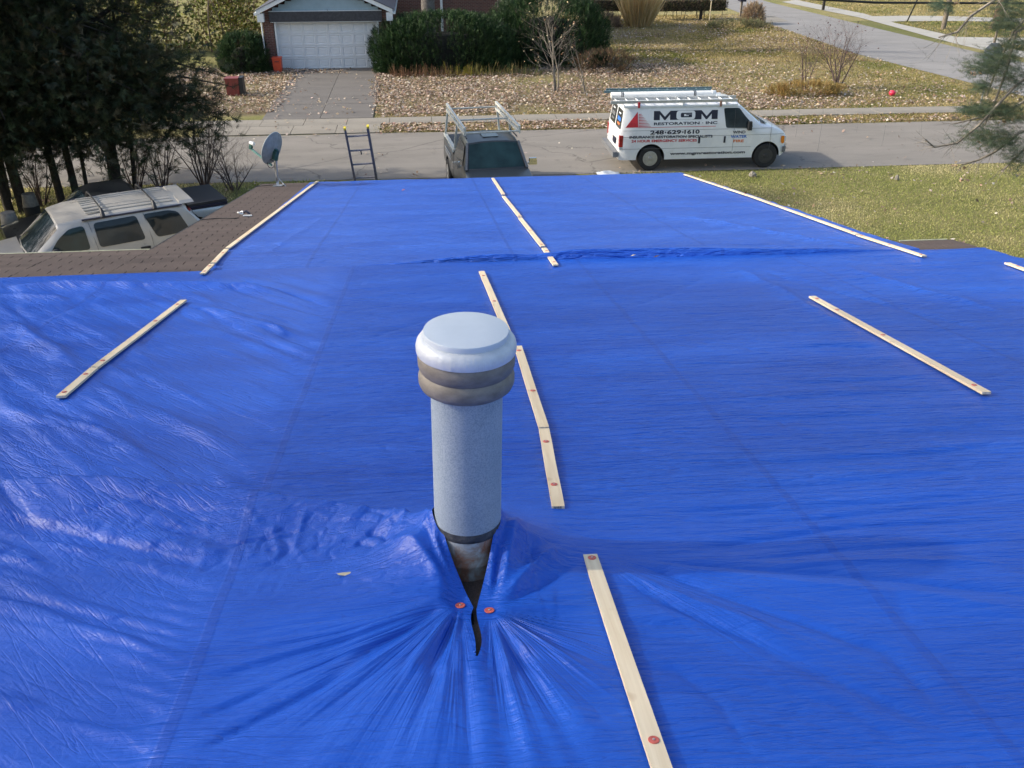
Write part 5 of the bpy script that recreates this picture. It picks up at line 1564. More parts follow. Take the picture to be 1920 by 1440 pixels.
# --- beige sport utility wagon and the dark pickup behind it, in the side yard
def axis_frame(u, n):          # u along the cars' axis, n across it (pixel measurements of the side)
    return (u * .8894 - n * .4571, u * .4571 + n * .8894)


suv = thing('parked_suv', 'beige wagon with ribbed roof and dark roof bars beyond the brown shingles', 'suv', (*axis_frame(4.55, 19.86), 0.01), R(207.2))


def sst(x, w, zb, belt, zr=None, rw=None, xr=None):
    xr = x if xr is None else xr
    P = [(x, 0, zb), (x, w * .95, zb), (x, w, zb + .2), (x, w * 1.01, .8), (x, w * .985, belt)]
    if zr: P += [((x + xr) / 2 if abs(x - xr) > .01 else x, (w * .985 + rw) / 2 + .02, (belt + zr) / 2), (xr, rw, zr - .06), (xr, rw * .9, zr), (xr, 0, zr + .055)]
    else: P += [(x, w * .95, belt + .025), (x, w * .85, belt + .04), (x, w * .5, belt + .06), (x, 0, belt + .07)]
    return P


S = [sst(0, .90, .42, 1.12, 1.66, .74, .38), sst(.10, .94, .36, 1.14, 1.73, .78, .46), sst(.62, .955, .33, 1.15, 1.76, .80), sst(1.7, .955, .33, 1.16, 1.77, .805), sst(2.55, .955, .33, 1.16, 1.74, .79)]
a = sst(3.0, .955, .33, 1.16, 1.69, .74, 2.86); S.append(a)
cw = sst(3.50, .94, .33, 1.10); cw[5] = (3.45, .90, 1.13); cw[6] = (3.45, .80, 1.15); cw[7] = (3.52, .5, 1.16); cw[8] = (3.55, 0, 1.165); S.append(cw)
S += [sst(3.9, .93, .33, 1.06), sst(4.4, .90, .36, 1.0), sst(4.62, .84, .42, .92), sst(4.68, .78, .48, .80)]
mb = MB(); loft(mb, S); sb = mb.build('body', M['champagne'], suv, 30)
carve(sb, [(.95, .37, .44, .95), (3.80, .37, .44, .94)])
sside = lambda x, z: float(np.interp(z, [.4, .8, 1.16, 1.465, 1.71], [.955, .965, .945, .900, .812]))
for s_ in (-1, 1):
    for (nm, pl) in (('front_window', [(3.16, 1.19), (2.39, 1.185), (2.42, 1.645), (2.70, 1.625), (2.93, 1.47)]), ('rear_window', [(2.21, 1.185), (1.33, 1.195), (1.42, 1.68), (2.24, 1.66)]), ('quarter_window', [(1.10, 1.195), (.42, 1.21), (.60, 1.63), (.78, 1.68), (1.28, 1.68)])):
        side_panel(nm, round_poly(pl, .07), sside, M['glass_teal'] if nm == 'front_window' else M['glass'], suv, .010, s_)
    mb = MB(); mb.lathe([(.02, -.10), (.085, -.09), (.105, -.03), (.10, .05), (.06, .09), (.01, .095)], (3.02, s_ * 1.06, 1.235), 14, 'y'); mb.bar((3.02, s_ * .93, 1.2), (3.02, s_ * 1.0, 1.22), .05, .05); mb.build('mirror', M['black_plastic'], suv, 40)
    for x in (.95, 3.80): wheel(suv, x, s_ * .84, .365, .24, 'wheel_steel', s_)
    for x in (1.27, 2.32):
        mb = MB()
        for z0, z1, xa, xb in ((1.70, 1.2, 0, -.06), (1.2, .75, -.06, -.08), (.75, .45, -.08, -.02)): mb.bar((x + xa, s_ * (sside(x, z0) + .001), z0), (x + xb, s_ * (sside(x, z1) + .001), z1), .012, .004, (1, 0, 0))
        mb.build('door_seam', M['ink'], suv)
        mb = MB(); mb.box((x + .10, s_ * .968, 1.02), (.19, .02, .06)); mb.build('door_handle', M['black_plastic'], suv)
    mb = MB(); mb.bar((.48, s_ * .785, 1.735), (2.42, s_ * .785, 1.735), .07, .018); mb.build('roof_rail', M['ink'], suv)
    mb = MB(); mb.box((.05, s_ * .82, .95), (.10, .14, .5)); mb.build('tail_lamp', M['redlens'], suv)
    mb = MB(); mb.box((4.63, s_ * .62, .82), (.08, .3, .15)); mb.build('headlight', M['lens'], suv)
for k in range(7):
    y = -.54 + k * .18
    mb = MB(); mb.bar((.60, y, 1.80 - .03 * abs(y)), (2.3, y, 1.812 - .03 * abs(y)), .05, .022); mb.build('roof_rib', M['champagne'], suv)
for x in (1.02, 2.02):
    mb = MB(); mb.tube([(x, -.80, 1.74), (x, -.74, 1.86), (x, -.5, 1.885), (x, .5, 1.885), (x, .74, 1.86), (x, .80, 1.74)], [.045, .034, .017, .017, .034, .05], 8); mb.build('roof_bar', M['black_plastic'], suv, 50)
strip_glass('windscreen', a, cw, (6, 7, 8), M['glass'], suv, .007, .05, .95, .98)
quad_panel('tailgate_window', [(.05, .78, 1.16), (.05, -.78, 1.16), (.36, -.68, 1.66), (.36, .68, 1.66)], M['glass'], suv, .02, .03)
mb = MB(); mb.box((.36, 0, 1.755), (.30, 1.40, .05), taper=.9); mb.build('spoiler', M['champagne'], suv)
mb = MB(); mb.box((3.46, 0, 1.16), (.16, 1.5, .02)); mb.build('wiper_cowl', M['black_plastic'], suv)
mb = MB(); mb.box((4.68, 0, .60), (.12, 1.6, .24)); mb.build('front_bumper', M['bumper'], suv)

dk = thing('parked_pickup', 'black topped small pickup with covered bed hidden behind the beige wagon', 'pickup', (*axis_frame(5.62, 22.12), 0.01), R(207.2))
S = [sst(0, .76, .42, .86), sst(.06, .79, .38, .88), sst(1.9, .80, .36, .89)]
mb = MB(); loft(mb, S); o = mb.build('bed', M['silver_paint'], dk, 30); carve(o, [(.85, .34, .40, .80)])
mb = MB(); mb.box((.96, 0, .985), (1.90, 1.46, .07)); mb.build('bed_cover', M['vinyl_cover'], dk)
mb = MB(); mb.bar((.02, .765, .93), (1.9, .765, .93), .05, .06); mb.bar((.02, -.765, .93), (1.9, -.765, .93), .05, .06); mb.build('bed_rail', M['ink'], dk)
S = [sst(1.95, .80, .36, .95, 1.42, .58), sst(2.05, .80, .36, .96, 1.50, .61), sst(2.75, .80, .36, .96, 1.51, .61)]
a = sst(3.2, .80, .36, .96, 1.46, .58, 2.98); S.append(a)
cw = sst(3.65, .79, .36, .93); S += [cw, sst(4.3, .77, .38, .86), sst(4.75, .70, .45, .75)]
mb = MB(); loft(mb, S); o = mb.build('cab', M['dark_paint'], dk, 30); carve(o, [(3.95, .34, .40, .79)])
dside = lambda x, z: float(np.interp(z, [.4, .96, 1.5], [.80, .79, .60]))
for s_ in (-1, 1):
    side_panel('side_window', round_poly([(2.12, 1.0), (3.32, 1.0), (2.98, 1.40), (2.16, 1.42)], .05), dside, M['glass_teal'], dk, .012, s_)
    for x in (.85, 3.95): wheel(dk, x, s_ * .69, .33, .20, 'wheel_steel', s_)
    mb = MB(); mb.box((.0, s_ * .66, .72), (.05, .14, .22)); mb.build('tail_lamp', M['redlens'], dk)
strip_glass('windscreen', a, cw, (6, 7, 8), M['glass'], dk, .007, .05, .95, .98)
quad_panel('rear_window', [(1.94, .6, 1.02), (1.94, -.6, 1.02), (1.955, -.5, 1.38), (1.955, .5, 1.38)], M['glass'], dk, .008, .02)


# ------------------------------------------------------------------ the garage and brick house across the street
gar = thing('garage', 'brick garage with pale blue gable and wide white door', 'garage', (-4.42, 46.0, 0))
# local: front face at y=0, x across
for (x0, x1) in ((-2.90, -2.42), (2.42, 2.90)): MB().box(((x0 + x1) / 2, .15, 1.3), (x1 - x0, .30, 2.6)).build('brick_pier', M['brick'], gar)
mb = MB(); mb.box((-2.88, 3.6, 1.25), (.2, 6.6, 2.5)); mb.box((2.88, 3.6, 1.25), (.2, 6.6, 2.5)); mb.box((0, 6.9, 1.25), (5.96, .2, 2.5)); mb.build('wall', M['brick'], gar)
mb = MB(); mb.box((0, -.02, 2.375), (5.20, .22, .445)); mb.build('lintel', M['dark_lintel'], gar)
mb = MB(); mb.box((0, .0, 2.148), (5.1, .25, .025)); mb.box((-2.40, .10, 1.06), (.11, .2, 2.12)); mb.box((2.40, .10, 1.06), (.11, .2, 2.12)); mb.build('door_frame', M['white_trim'], gar)
gd = MB(); gd.box((0, .24, 1.06), (4.70, .03, 2.12)); gdo = gd.build('garage_door', M['door_white'], gar)
pm = MB(); pm.box((0, 0, 0), (.586, .02, .524))
pm2 = MB(); pm2.add([(-.285, -.010, -.255), (.285, -.010, -.255), (.285, -.010, .255), (-.285, -.010, .255), (-.235, -.0105, -.19), (.235, -.0105, -.19), (.235, -.0105, .19), (-.235, -.0105, .19),
                     (-.215, .022, -.165), (.215, .022, -.165), (.215, .022, .165), (-.215, .022, .165), (-.175, .002, -.125), (.175, .002, -.125), (.175, .002, .125), (-.175, .002, .125), (-.285, .01, -.26), (.285, .01, -.26), (.285, .01, .26), (-.285, .01, .26)],
                    [(0, 1, 5, 4), (1, 2, 6, 5), (2, 3, 7, 6), (3, 0, 4, 7), (4, 5, 9, 8), (5, 6, 10, 9), (6, 7, 11, 10), (7, 4, 8, 11), (8, 9, 13, 12), (9, 10, 14, 13), (10, 11, 15, 14), (11, 8, 12, 15), (12, 13, 14, 15), (0, 16, 17, 1), (1, 17, 18, 2), (2, 18, 19, 3), (3, 19, 16, 0)])
pme = pm2.mesh('door_panel', None, False); pme.materials.append(M['door_white'])
for i in range(8):
    for j in range(4):
        o = link('door_panel', pme, None, gdo); o.location = (-2.35 + .5875 * (i + .5), .213, .53 * (j + .5)); o.scale = (1.02, 1, 1.0)
PIT = math.tan(R(24))
ridge_z = 2.60 + 3.05 * PIT
for k in range(9):                                       # lap siding of the gable
    z0 = 2.63 + k * .135; hw = min(2.62, (ridge_z - .12 - (z0 + .13)) / PIT)
    if hw < .1: break
    mb = MB(); mb.prism([(-hw - .02, .03, z0), (hw + .02, .03, z0), (hw, .05, z0 + .137), (-hw, .05, z0 + .137)], (0, .02, 0)); mb.build('siding_board', M['blue_siding'], gar)
mb = MB(); mb.box((0, -.01, 2.60), (5.2, .16, .045)); mb.build('gable_trim', M['white_trim'], gar)
for s_ in (-1, 1):
    A, B = Vector((s_ * 3.12, -.30, 2.50)), Vector((0, -.30, 2.50 + 3.12 * PIT))
    mb = MB(); mb.prism([A, B, B + Vector((0, 0, .19)), A + Vector((0, 0, .19))], (0, -.035, 0)); mb.build('rake_board', M['white_trim'], gar)
    mb = MB(); mb.prism([A + Vector((0, 0.02, .17)), B + Vector((0, .02, .17)), B + Vector((0, .02, .25)), A + Vector((s_ * .10, .02, .17 - .1 * PIT + .04))], (0, 7.6, 0)); mb.prism([A + Vector((0, -.06, .192)), B + Vector((0, -.06, .192)), B + Vector((0, -.06, .235)), A + Vector((s_ * .10, -.06, .15))], (0, .1, 0)); mb.build('roof', M['far_shingle'], gar)
    mb = MB(); mb.box((s_ * 2.96, -.15, 2.36), (.30, .30, .36)); mb.build('eave_return', M['white_trim'], gar)
    mb = MB(); mb.box((s_ * 3.18, 3.3, 2.52), (.12, 7.2, .11)); mb.build('gutter', M['white_trim'], gar)
    mb = MB(); mb.tube([(s_ * 3.12, -.1, 2.5), (s_ * 2.98, -.06, 2.2), (s_ * 2.98, -.06, .1)], .035, 8); mb.build('downspout', M['white_trim'], gar)
MB().lathe([(.02, 0), (.02, .04)], (.1, -.06, 2.64), 8, 'y').build('gable_lamp', M['ink'], gar)

hs = thing('brick_house', 'brown brick house wall with a white downspout behind the hedge', 'house', (0, 54, 0))
mb = MB(); mb.box((1.0, 4.5, 2.7), (9.0, 9, 5.4)); mb.build('wall', M['brick'], hs)
mb = MB(); mb.box((1.15, -.06, 2.6), (.13, .10, 5.2)); mb.build('downspout', M['white_trim'], hs)
mb = MB(); mb.prism([(-3.9, -.6, 5.35), (5.9, -.6, 5.35), (5.9, 4.5, 7.4), (-3.9, 4.5, 7.4)], (0, 0, .15)); mb.prism([(-3.9, 9.6, 5.35), (5.9, 9.6, 5.35), (5.9, 4.5, 7.4), (-3.9, 4.5, 7.4)], (0, 0, .15)); mb.build('roof', M['far_shingle'], hs)
for (x, z, w_) in ((-1.9, 3.6, 1.1), (3.2, 3.6, 1.4)):
    mb = MB(); mb.box((x, -.03, z), (w_, .08, 1.3)); f_ = mb.build('window', M['white_trim'], hs); mb = MB(); mb.box((x, -.075, z), (w_ - .14, .02, 1.16)); mb.build('pane', M['glass'], f_)
MB().box((3.05, -.12, 1.35), (.30, .2, .34)).build('meter_box', M['ink'], hs)

# ------------------------------------------------------------------ vegetation
FAN = []; FANF = []
for k in range(12):
    tt = k / 11; a = (-1 if k % 2 else 1) * (1.05 - .55 * tt); y0 = .08 + .62 * tt; L = .52 - .25 * tt; b = len(FAN)
    ex = (math.sin(a) * L, .10 * math.sin(k * 2.3), y0 + math.cos(a) * L)
    FAN += [(0, 0, y0 - .045), (.0, .02, y0 + .045), ex]
    FANF.append((b, b + 1, b + 2))
b = len(FAN); FAN += [(-.02, 0, 0), (.02, 0, 0), (0, 0, 1.0)]; FANF.append((b, b + 1, b + 2))
SPRIG = []; SPF = []
for k in range(9):
    h_ = .10 + .09 * k; sg = 1 if k % 2 else -1; b = len(SPRIG)
    SPRIG += [(0, 0, h_ - .05), (0, .02, h_ + .05), (sg * (.34 - .02 * k), .12 * math.sin(k * 2.1), h_ + .22)]; SPF.append((b, b + 1, b + 2))
b = len(SPRIG); SPRIG += [(-.03, 0, 0), (.03, 0, 0), (0, 0, 1.05)]; SPF.append((b, b + 1, b + 2))
LEAFQ = [(-.5, 0, 0), (0, -.3, .05), (.5, 0, 0), (0, .3, .05)]; LEAFF = [(0, 1, 2, 3)]


def branch_tubes(mb, p, d, L, r_, depth, spread, nkid, n=4, up=0.15, segs=4):
    """a limb that wanders, tapers and forks"""
    pts = [Vector(p)]; dd = Vector(d).normalized()
    tips = []
    for i in range(segs):
        dd = (dd + Vector((random.gauss(0, .12), random.gauss(0, .12), random.gauss(0, .08) + up * .25))).normalized()
        pts.append(pts[-1] + dd * (L / segs))
    rs = [r_ * (1 - .65 * i / segs) for i in range(segs + 1)]
    mb.tube(pts, rs, n, False)
    if depth <= 0: return [pts[-1]]
    for k in range(nkid):
        t_ = random.uniform(.3, 1.0); i = min(segs - 1, int(t_ * segs)); q = pts[i].lerp(pts[i + 1], t_ * segs - i)
        ax = Vector((random.gauss(0, 1), random.gauss(0, 1), random.gauss(0, .5))).normalized()
        nd = (dd + ax * spread + Vector((0, 0, up))).normalized()
        tips += branch_tubes(mb, q, nd, L * random.uniform(.45, .7), rs[i] * .55, depth - 1, spread, nkid, 3, up, 3)
    return tips + [pts[-1]]


def bare_shrub(name, label, cat, loc, h, stems, spread, mat, depth=2, nkid=4, r0=0.03, leaves=0, lpal=None, group=None):
    t_ = thing(name, label, cat, (*loc, 0), 0, group)
    tips = []
    for k in range(stems):
        a = random.uniform(0, 6.28); lean = random.uniform(.08, spread)
        mb = MB(); p = (.12 * math.cos(a) * random.random(), .12 * math.sin(a) * random.random(), -.05)
        d = Vector((math.cos(a) * lean, math.sin(a) * lean, 1)); L = h * random.uniform(.6, .8)
        pts = [Vector(p)]; dd = d.normalized()
        for i in range(6):
            dd = (dd + Vector((random.gauss(0, .09), random.gauss(0, .09), .04))).normalized(); pts.append(pts[-1] + dd * L / 6)
        rr = [r0 * (1 - .12 * i) for i in range(7)]
        mb.tube(pts, rr, 6, False); mb.build('stem', mat, t_, 60, recalc=False)
        tw = MB()
        for i in range(2, 7):
            for q in range(2 if i < 6 else 3):
                ax = Vector((random.gauss(0, 1), random.gauss(0, 1), random.gauss(.2, .4))).normalized()
                tips += branch_tubes(tw, pts[i], (dd * .7 + ax * .8).normalized(), h * random.uniform(.18, .36), rr[i] * .45, depth - 1, .8, nkid, 3, .12, 3)
        o = tw.build('twig', mat, t_, recalc=False); o['kind'] = 'stuff'
    if leaves:
        m_ = leaves; P = np.array([tuple(random.choice(tips) + Vector((random.gauss(0, .05), random.gauss(0, .05), random.gauss(0, .05)))) for _ in range(m_)])
        o = scatter('leaf', LEAFQ, LEAFF, P, rot_mats(rng.uniform(0, 6.28, m_), rng.uniform(0, 3, m_), rng.uniform(0, 6.28, m_)), rng.uniform(.05, .11, m_), pick_colors(lpal, m_), M['leaf'], t_); o['kind'] = 'stuff'
    return t_


def conifer(label, loc, h, rad, zb, stems, n, pal, seed, group=None, lean=0.0):
    tall = h > 12
    n = int(n * 2.3)
    """juniper-like tree: trunks, a few limbs, and feathery sprays massed through the crown"""
    t_ = thing('conifer', label, 'tree', (*loc, 0), 0, group)
    rs = np.random.default_rng(seed)
    for k, (ox, oy, r_, ln) in enumerate(stems):
        pts = [(ox, oy, -.1), (ox + ln * .3 + .05, oy, h * .2), (ox + ln * .6 - .03, oy + .04, h * .45), (ox + ln, oy, h * .85)]
        MB().tube(pts, [r_ * 1.2, r_, r_ * .75, r_ * .2], 9, False).build('trunk', M['bark'], t_, 60, recalc=False)
        lm = MB()
        for q in range(12):
            z = rs.uniform(zb * .7, h * .8); a = rs.uniform(0, 6.28); L = rad * rs.uniform(.5, .95)
            x0 = np.interp(z, [0, h * .2, h * .45, h * .85], [p[0] for p in pts]); 
            lm.tube([(x0, oy, z), (x0 + L * .5 * math.cos(a), oy + L * .5 * math.sin(a), z + .25 * L), (x0 + L * math.cos(a), oy + L * math.sin(a), z + .1 * L)], [.045, .03, .01], 4, False)
        o = lm.build('limb', M['bark'], t_, recalc=False); o['kind'] = 'stuff'
    # crown: sprays around randomly placed branch tips
    nb = 95; bz = rs.uniform(0, 1, nb) ** (0.85 if tall else 1.45); ba = rs.uniform(0, 6.28, nb)
    br = rad * np.clip(1.05 - bz ** (3.0 if tall else 1.6), .12, 1) * rs.uniform(.55, 1.0, nb)
    bx = br * np.cos(ba) + lean * bz; by = br * np.sin(ba); bzz = zb + .35 + bz * (h - zb) - .10 * br
    pick = rs.integers(0, nb, n); t = rs.uniform(.15, 1, n) ** .6
    s_ = .27 * rad * rs.uniform(.5, 1, n)
    P = np.stack([bx[pick] * t + rs.normal(0, 1, n) * s_ * .55 + lean * .2, by[pick] * t + rs.normal(0, 1, n) * s_ * .55, bzz[pick] + (1 - t) * .35 + rs.normal(0, 1, n) * s_ * .5], 1)
    out = np.arctan2(P[:, 1], P[:, 0]) + rs.normal(0, .6, n)
    S = rs.uniform(.17, .40, n) * (2.2 if tall else 1)
    o = scatter('crown', FAN, FANF, P, rot_mats(out, rs.uniform(.5, 2.3, n), rs.uniform(0, 6.28, n)), S, pick_colors(pal, n, .35), M['foliage'], t_)
    return t_


JUN = [(0.030, 0.046, 0.020), (0.045, 0.058, 0.024), (0.060, 0.064, 0.028), (0.024, 0.034, 0.017), (0.072, 0.060, 0.030)]
g_ = 'dark conifers in the left corner'
conifer('dark conifer with a thick straight trunk, rightmost of the evergreen group', (-8.55, 25.4), 9.5, 3.35, 1.55, [(0, 0, .145, .1), (.42, .1, .05, .6)], 6800, JUN, 1, g_)
conifer('dark conifer on two thin parallel trunks left of the thick trunk', (-9.75, 24.6), 9, 2.6, 1.6, [(0, 0, .09, -.3), (.38, .1, .085, -.25), (.62, .2, .045, .1)], 5000, JUN, 2, g_)
conifer('dark conifer with leaning forked trunks above the white buckets', (-11.0, 24.3), 10, 2.8, 1.5, [(0, 0, .10, -.5), (.35, .05, .12, -.4)], 5000, JUN, 3, g_)
conifer('dark conifer cut off by the left edge of the photo', (-13.0, 24.0), 10, 2.8, 1.3, [(0, 0, .13, .0), (.3, -.2, .07, .4)], 4300, JUN, 4, g_)
conifer('tall dark conifer further back between the road and the wagon', (-11.6, 28.0 - 2.4), 11, 3.2, 1.9, [(0, 0, .12, .2)], 4300, JUN, 5, g_)
# unseen conifers added further left, out of view, to shade the parked cars
row = ['conifer of the side row level with the parked wagon', 'conifer of the side row just behind the wagon', 'conifer of the side row at the roof corner']
for k, (x, y, h_, rd) in enumerate(((-16.2, 21.6, 10.0, 2.9), (-17.2, 18.2, 9.5, 2.9), (-17.4, 14.8, 9.5, 2.9))):
    conifer(row[k], (x, y), h_, rd, 1.2, [(0, 0, .2, .1)], 1200, JUN, 20 + k, 'row of conifers along the side yard')
bare = ['bare tree beside the house level with the near gutter', 'bare tree beside the house level with the vent pipe', 'bare tree beside the house behind the camera', 'last bare tree of the side yard']
for k, (x, y, h_, rd) in enumerate(((-15.0, 6.6, 15.5, 4.2), (-15.6, 2.4, 17, 4.4), (-15.2, -2.0, 17, 4.4), (-15.4, -6.4, 16, 4.2))):  # unseen trees added left of the house; their twigs weaken sunlight on the roof
    t_ = thing('bare_tree', bare[k], 'tree', (x, y, 0), 0, 'bare trees along the side yard')
    MB().tube([(0, 0, -.1), (.1, 0, 4), (.05, .1, 9), (0, 0, h_ * .8)], [.26, .2, .14, .04], 10, False).build('trunk', M['bark_grey'], t_, 60, recalc=False)
    tw = MB()
    for q in range(16): branch_tubes(tw, (.06, .05, 3.5 + (h_ - 6) * q / 16), (random.gauss(0, 1), random.gauss(0, 1), .7), rd * .8, .06, 2, .7, 3, 5)
    o = tw.build('limb', M['bark_grey'], t_, recalc=False); o['kind'] = 'stuff'
    n = 12500 if k == 1 else 8200; a = rng.uniform(0, 6.28, n); v = rng.uniform(0, 1, n); rr = np.sqrt(rng.random(n)) * rd * np.clip(1.15 - v ** 3, .2, 1)
    o = scatter('twig', [(-.5, 0, 0), (.5, 0, 0), (0, 0, 1)], [(0, 1, 2)], np.stack([rr * np.cos(a), rr * np.sin(a), 4.2 + v * (h_ - 4.2)], 1), rot_mats(a + rng.normal(0, .7, n), rng.uniform(.1, 1.5, n), rng.uniform(0, 6, n)), np.stack([np.full(n, .022)] * 2 + [rng.uniform(.4, .9, n)], 1), pick_colors([(0.12, 0.10, 0.085)], n, .3), M['leaf'], t_); o['kind'] = 'stuff'
# brush by the road in front of the conifers
TW = [(-6.35, 26.2, 3.1, 9, .55), (-7.4, 25.7, 2.3, 6, .7), (-5.5, 25.9, 1.7, 5, .7), (-8.2, 25.9, 2.1, 5, .7), (-10.4, 24.9, 2.0, 5, .8), (-11.9, 23.6, 2.2, 4, .8)]
TL = ['tall bare many stemmed shrub by the road, right of the conifers', 'thin leaning bare shrub in front of the thick conifer trunk', 'low bare twigs at the right end of the roadside brush', 'bare twiggy shrub around the foot of the thick conifer',
      'bare brush between the two pairs of conifer trunks', 'bare brush left of the white buckets']
for (x, y, h_, s_, sp), lb_ in zip(TW, TL):
    bare_shrub('bare_shrub', lb_, 'shrub', (x, y), h_, s_ + 3, sp, M['twig_purple'], 3, 4, .022, 0, None, 'bare roadside shrubs by the conifers')


def clump(name, label, cat, loc, dims, n, pal, mat, size, tmpl=(SPRIG, SPF), lump=.25, group=None, stemmat='bark', base=0.0, upright=.5):
    """dense shrub: foliage sprays over an uneven mound plus a woody heart"""
    t_ = thing(name, label, cat, (*loc, 0), 0, group)
    sx, sy, sz = dims
    a = rng.uniform(0, 6.28, n); v = rng.uniform(-.15, 1, n)
    ce = np.sqrt(np.clip(1 - np.clip(v, 0, 1) ** 4.5, 0, 1))
    k = rng.uniform(.72, 1.02, n) * (1 + lump * fnoise(a * 1.6 + sx, v * 2.5, 91 + int(sx * 10) % 50, 3))
    bx = np.sign(np.cos(a)) * np.abs(np.cos(a)) ** .6; by = np.sign(np.sin(a)) * np.abs(np.sin(a)) ** .6
    P = np.stack([bx * ce * k * sx, by * ce * k * sy, base + np.clip(v, 0, 1) * sz * (.9 + .12 * k) + rng.uniform(0, .1, n) * sz], 1)
    C = pick_colors(pal, n, .3)
    o = scatter('foliage', tmpl[0], tmpl[1], P, rot_mats(np.arctan2(P[:, 1] / sy, P[:, 0] / sx) + rng.normal(0, .5, n), np.clip(rng.normal(.75 - upright * v, .4, n), -1, 2), rng.uniform(0, 6.28, n)), rng.uniform(*size, n), C, mat, t_)
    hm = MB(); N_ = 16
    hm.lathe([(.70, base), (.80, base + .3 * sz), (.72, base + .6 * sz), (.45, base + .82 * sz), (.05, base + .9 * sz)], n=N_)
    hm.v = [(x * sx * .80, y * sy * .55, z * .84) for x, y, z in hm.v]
    if sz > 1.2: hm.build('woody_heart', M['shaded_twigs'], t_)  # added solid core keeps light from passing through the foliage
    return t_


YEW = [(0.020, 0.048, 0.015), (0.030, 0.066, 0.020), (0.044, 0.085, 0.027), (0.016, 0.034, 0.013)]
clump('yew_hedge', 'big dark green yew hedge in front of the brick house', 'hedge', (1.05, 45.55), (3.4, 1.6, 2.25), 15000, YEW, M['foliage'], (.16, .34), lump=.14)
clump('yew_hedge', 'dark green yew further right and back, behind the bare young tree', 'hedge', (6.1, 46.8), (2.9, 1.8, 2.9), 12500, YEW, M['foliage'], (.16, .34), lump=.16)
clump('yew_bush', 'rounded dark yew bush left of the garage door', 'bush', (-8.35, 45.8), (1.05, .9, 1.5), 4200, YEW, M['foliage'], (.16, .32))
# mixed stalks and weeds at the foot of the hedge
WEED = [(0.26, 0.20, 0.09), (0.32, 0.27, 0.10), (0.20, 0.12, 0.07), (0.14, 0.16, 0.06), (0.26, 0.15, 0.09)]
wl = ['reddish dry weeds at the left end under the hedge', 'rusty dry stalks under the hedge, second clump from the left', 'yellow leaved weed under the middle of the hedge', 'straw coloured weeds under the hedge right of the yellow clump', 'low grassy weeds at the right end under the hedge']
for k, (x, s_, pl) in enumerate(((-.7, .55, [WEED[2], WEED[4]]), (.75, .55, [WEED[2], WEED[4], WEED[0]]), (1.9, .6, [(0.38, 0.33, 0.06), WEED[1]]), (3.0, .7, [WEED[0], WEED[1], WEED[3]]), (4.5, .7, [WEED[3], WEED[0]]))):
    n = 170; a = rng.uniform(0, 6.28, n); rr = np.sqrt(rng.random(n)) * s_ * 1.25
    t_ = thing('weed_clump', wl[k], 'weeds', (x, 43.75 - .12 * (k % 2), 0), 0, 'dry weeds along the hedge foot')
    o = scatter('stalk', SPRIG, SPF, np.stack([rr * np.cos(a) * 1.2, rr * np.sin(a) * .5, np.zeros(n)], 1), rot_mats(a, np.abs(rng.normal(0, .35, n)), rng.uniform(0, 6, n)), np.stack([rng.uniform(.08, .2, n)] * 2 + [rng.uniform(.12, .75, n) * rng.random(n) ** .5], 1), pick_colors(pl, n, .3), M['grass'], t_); o['kind'] = 'stuff'

# russet shrub and bare young trees in the leafy yard
clump('russet_shrub', 'russet brown shrub at the right end of the yew hedge', 'shrub', (8.5, 44.2), (1.3, .9, .85), 1100, [(0.12, 0.080, 0.05), (0.085, 0.075, 0.04), (0.15, 0.095, 0.06)], M['leaf'], (.12, .26), lump=.5)
bare_shrub('young_tree', 'bare young tree with pale stems and a few leaves before the hedge', 'tree', (5.55, 39.2), 4.3, 3, .22, M['twig_pale'], 3, 3, .045, 70, [(0.55, 0.46, 0.28), (0.40, 0.22, 0.12)], 'bare young trees in the yard')
bare_shrub('young_tree', 'smaller bare young tree just right of the pale stemmed one', 'tree', (6.75, 38.9), 2.6, 2, .35, M['twig_pale'], 3, 3, .03, 40, [(0.36, 0.17, 0.09), (0.45, 0.32, 0.2)], 'bare young trees in the yard')
bare_shrub('bare_bush', 'left bare bush of the pair beyond the van, over the tan plants', 'bush', (16.2, 38.7), 2.7, 4, .38, M['twig_purple'], 3, 4, .026, 60, [(0.14, 0.07, 0.06)], 'pair of bare bushes in the corner yard')
bare_shrub('bare_bush', 'right taller bare bush of the pair beyond the van, with darker stems', 'bush', (17.75, 39.1), 3.1, 6, .36, M['twig_purple'], 3, 4, .034, 80, [(0.12, 0.06, 0.06)], 'pair of bare bushes in the corner yard')
clump('tan_plants', 'low tan plants at the foot of the left bare bush', 'plants', (15.9, 37.7), (1.5, .45, .42), 1100, [(0.36, 0.25, 0.08), (0.30, 0.19, 0.07), (0.38, 0.30, 0.12)], M['grass'], (.12, .26), lump=.4)

# far yard: ornamental grass, clipped hedge, plants
n = 2600; a = rng.uniform(0, 6.28, n); rr = np.sqrt(rng.random(n))
t_ = thing('ornamental_grass', 'tall golden ornamental grass clump in the far yard', 'grass', (13.7, 60.2, 0))
o = scatter('blade', [(-.5, 0, 0), (.5, 0, 0), (.25, 0, .6), (0, .25, 1)], [(0, 1, 2), (0, 2, 3)], np.stack([rr * np.cos(a) * .75, rr * np.sin(a) * .6, np.zeros(n)], 1), rot_mats(a + rng.normal(0, .4, n), np.abs(rng.normal(.12, .12, n)) + .22 * rr, rng.uniform(0, 6, n)), np.stack([rng.uniform(.03, .07, n)] * 2 + [rng.uniform(1.2, 3.0, n)], 1), pick_colors([(0.62, 0.48, 0.24), (0.54, 0.38, 0.17), (0.68, 0.55, 0.31)], n, .25), M['grass'], t_)
o['kind'] = 'stuff'
HB = [(0.17, 0.125, 0.075), (0.12, 0.11, 0.06), (0.20, 0.145, 0.09), (0.10, 0.115, 0.05)]


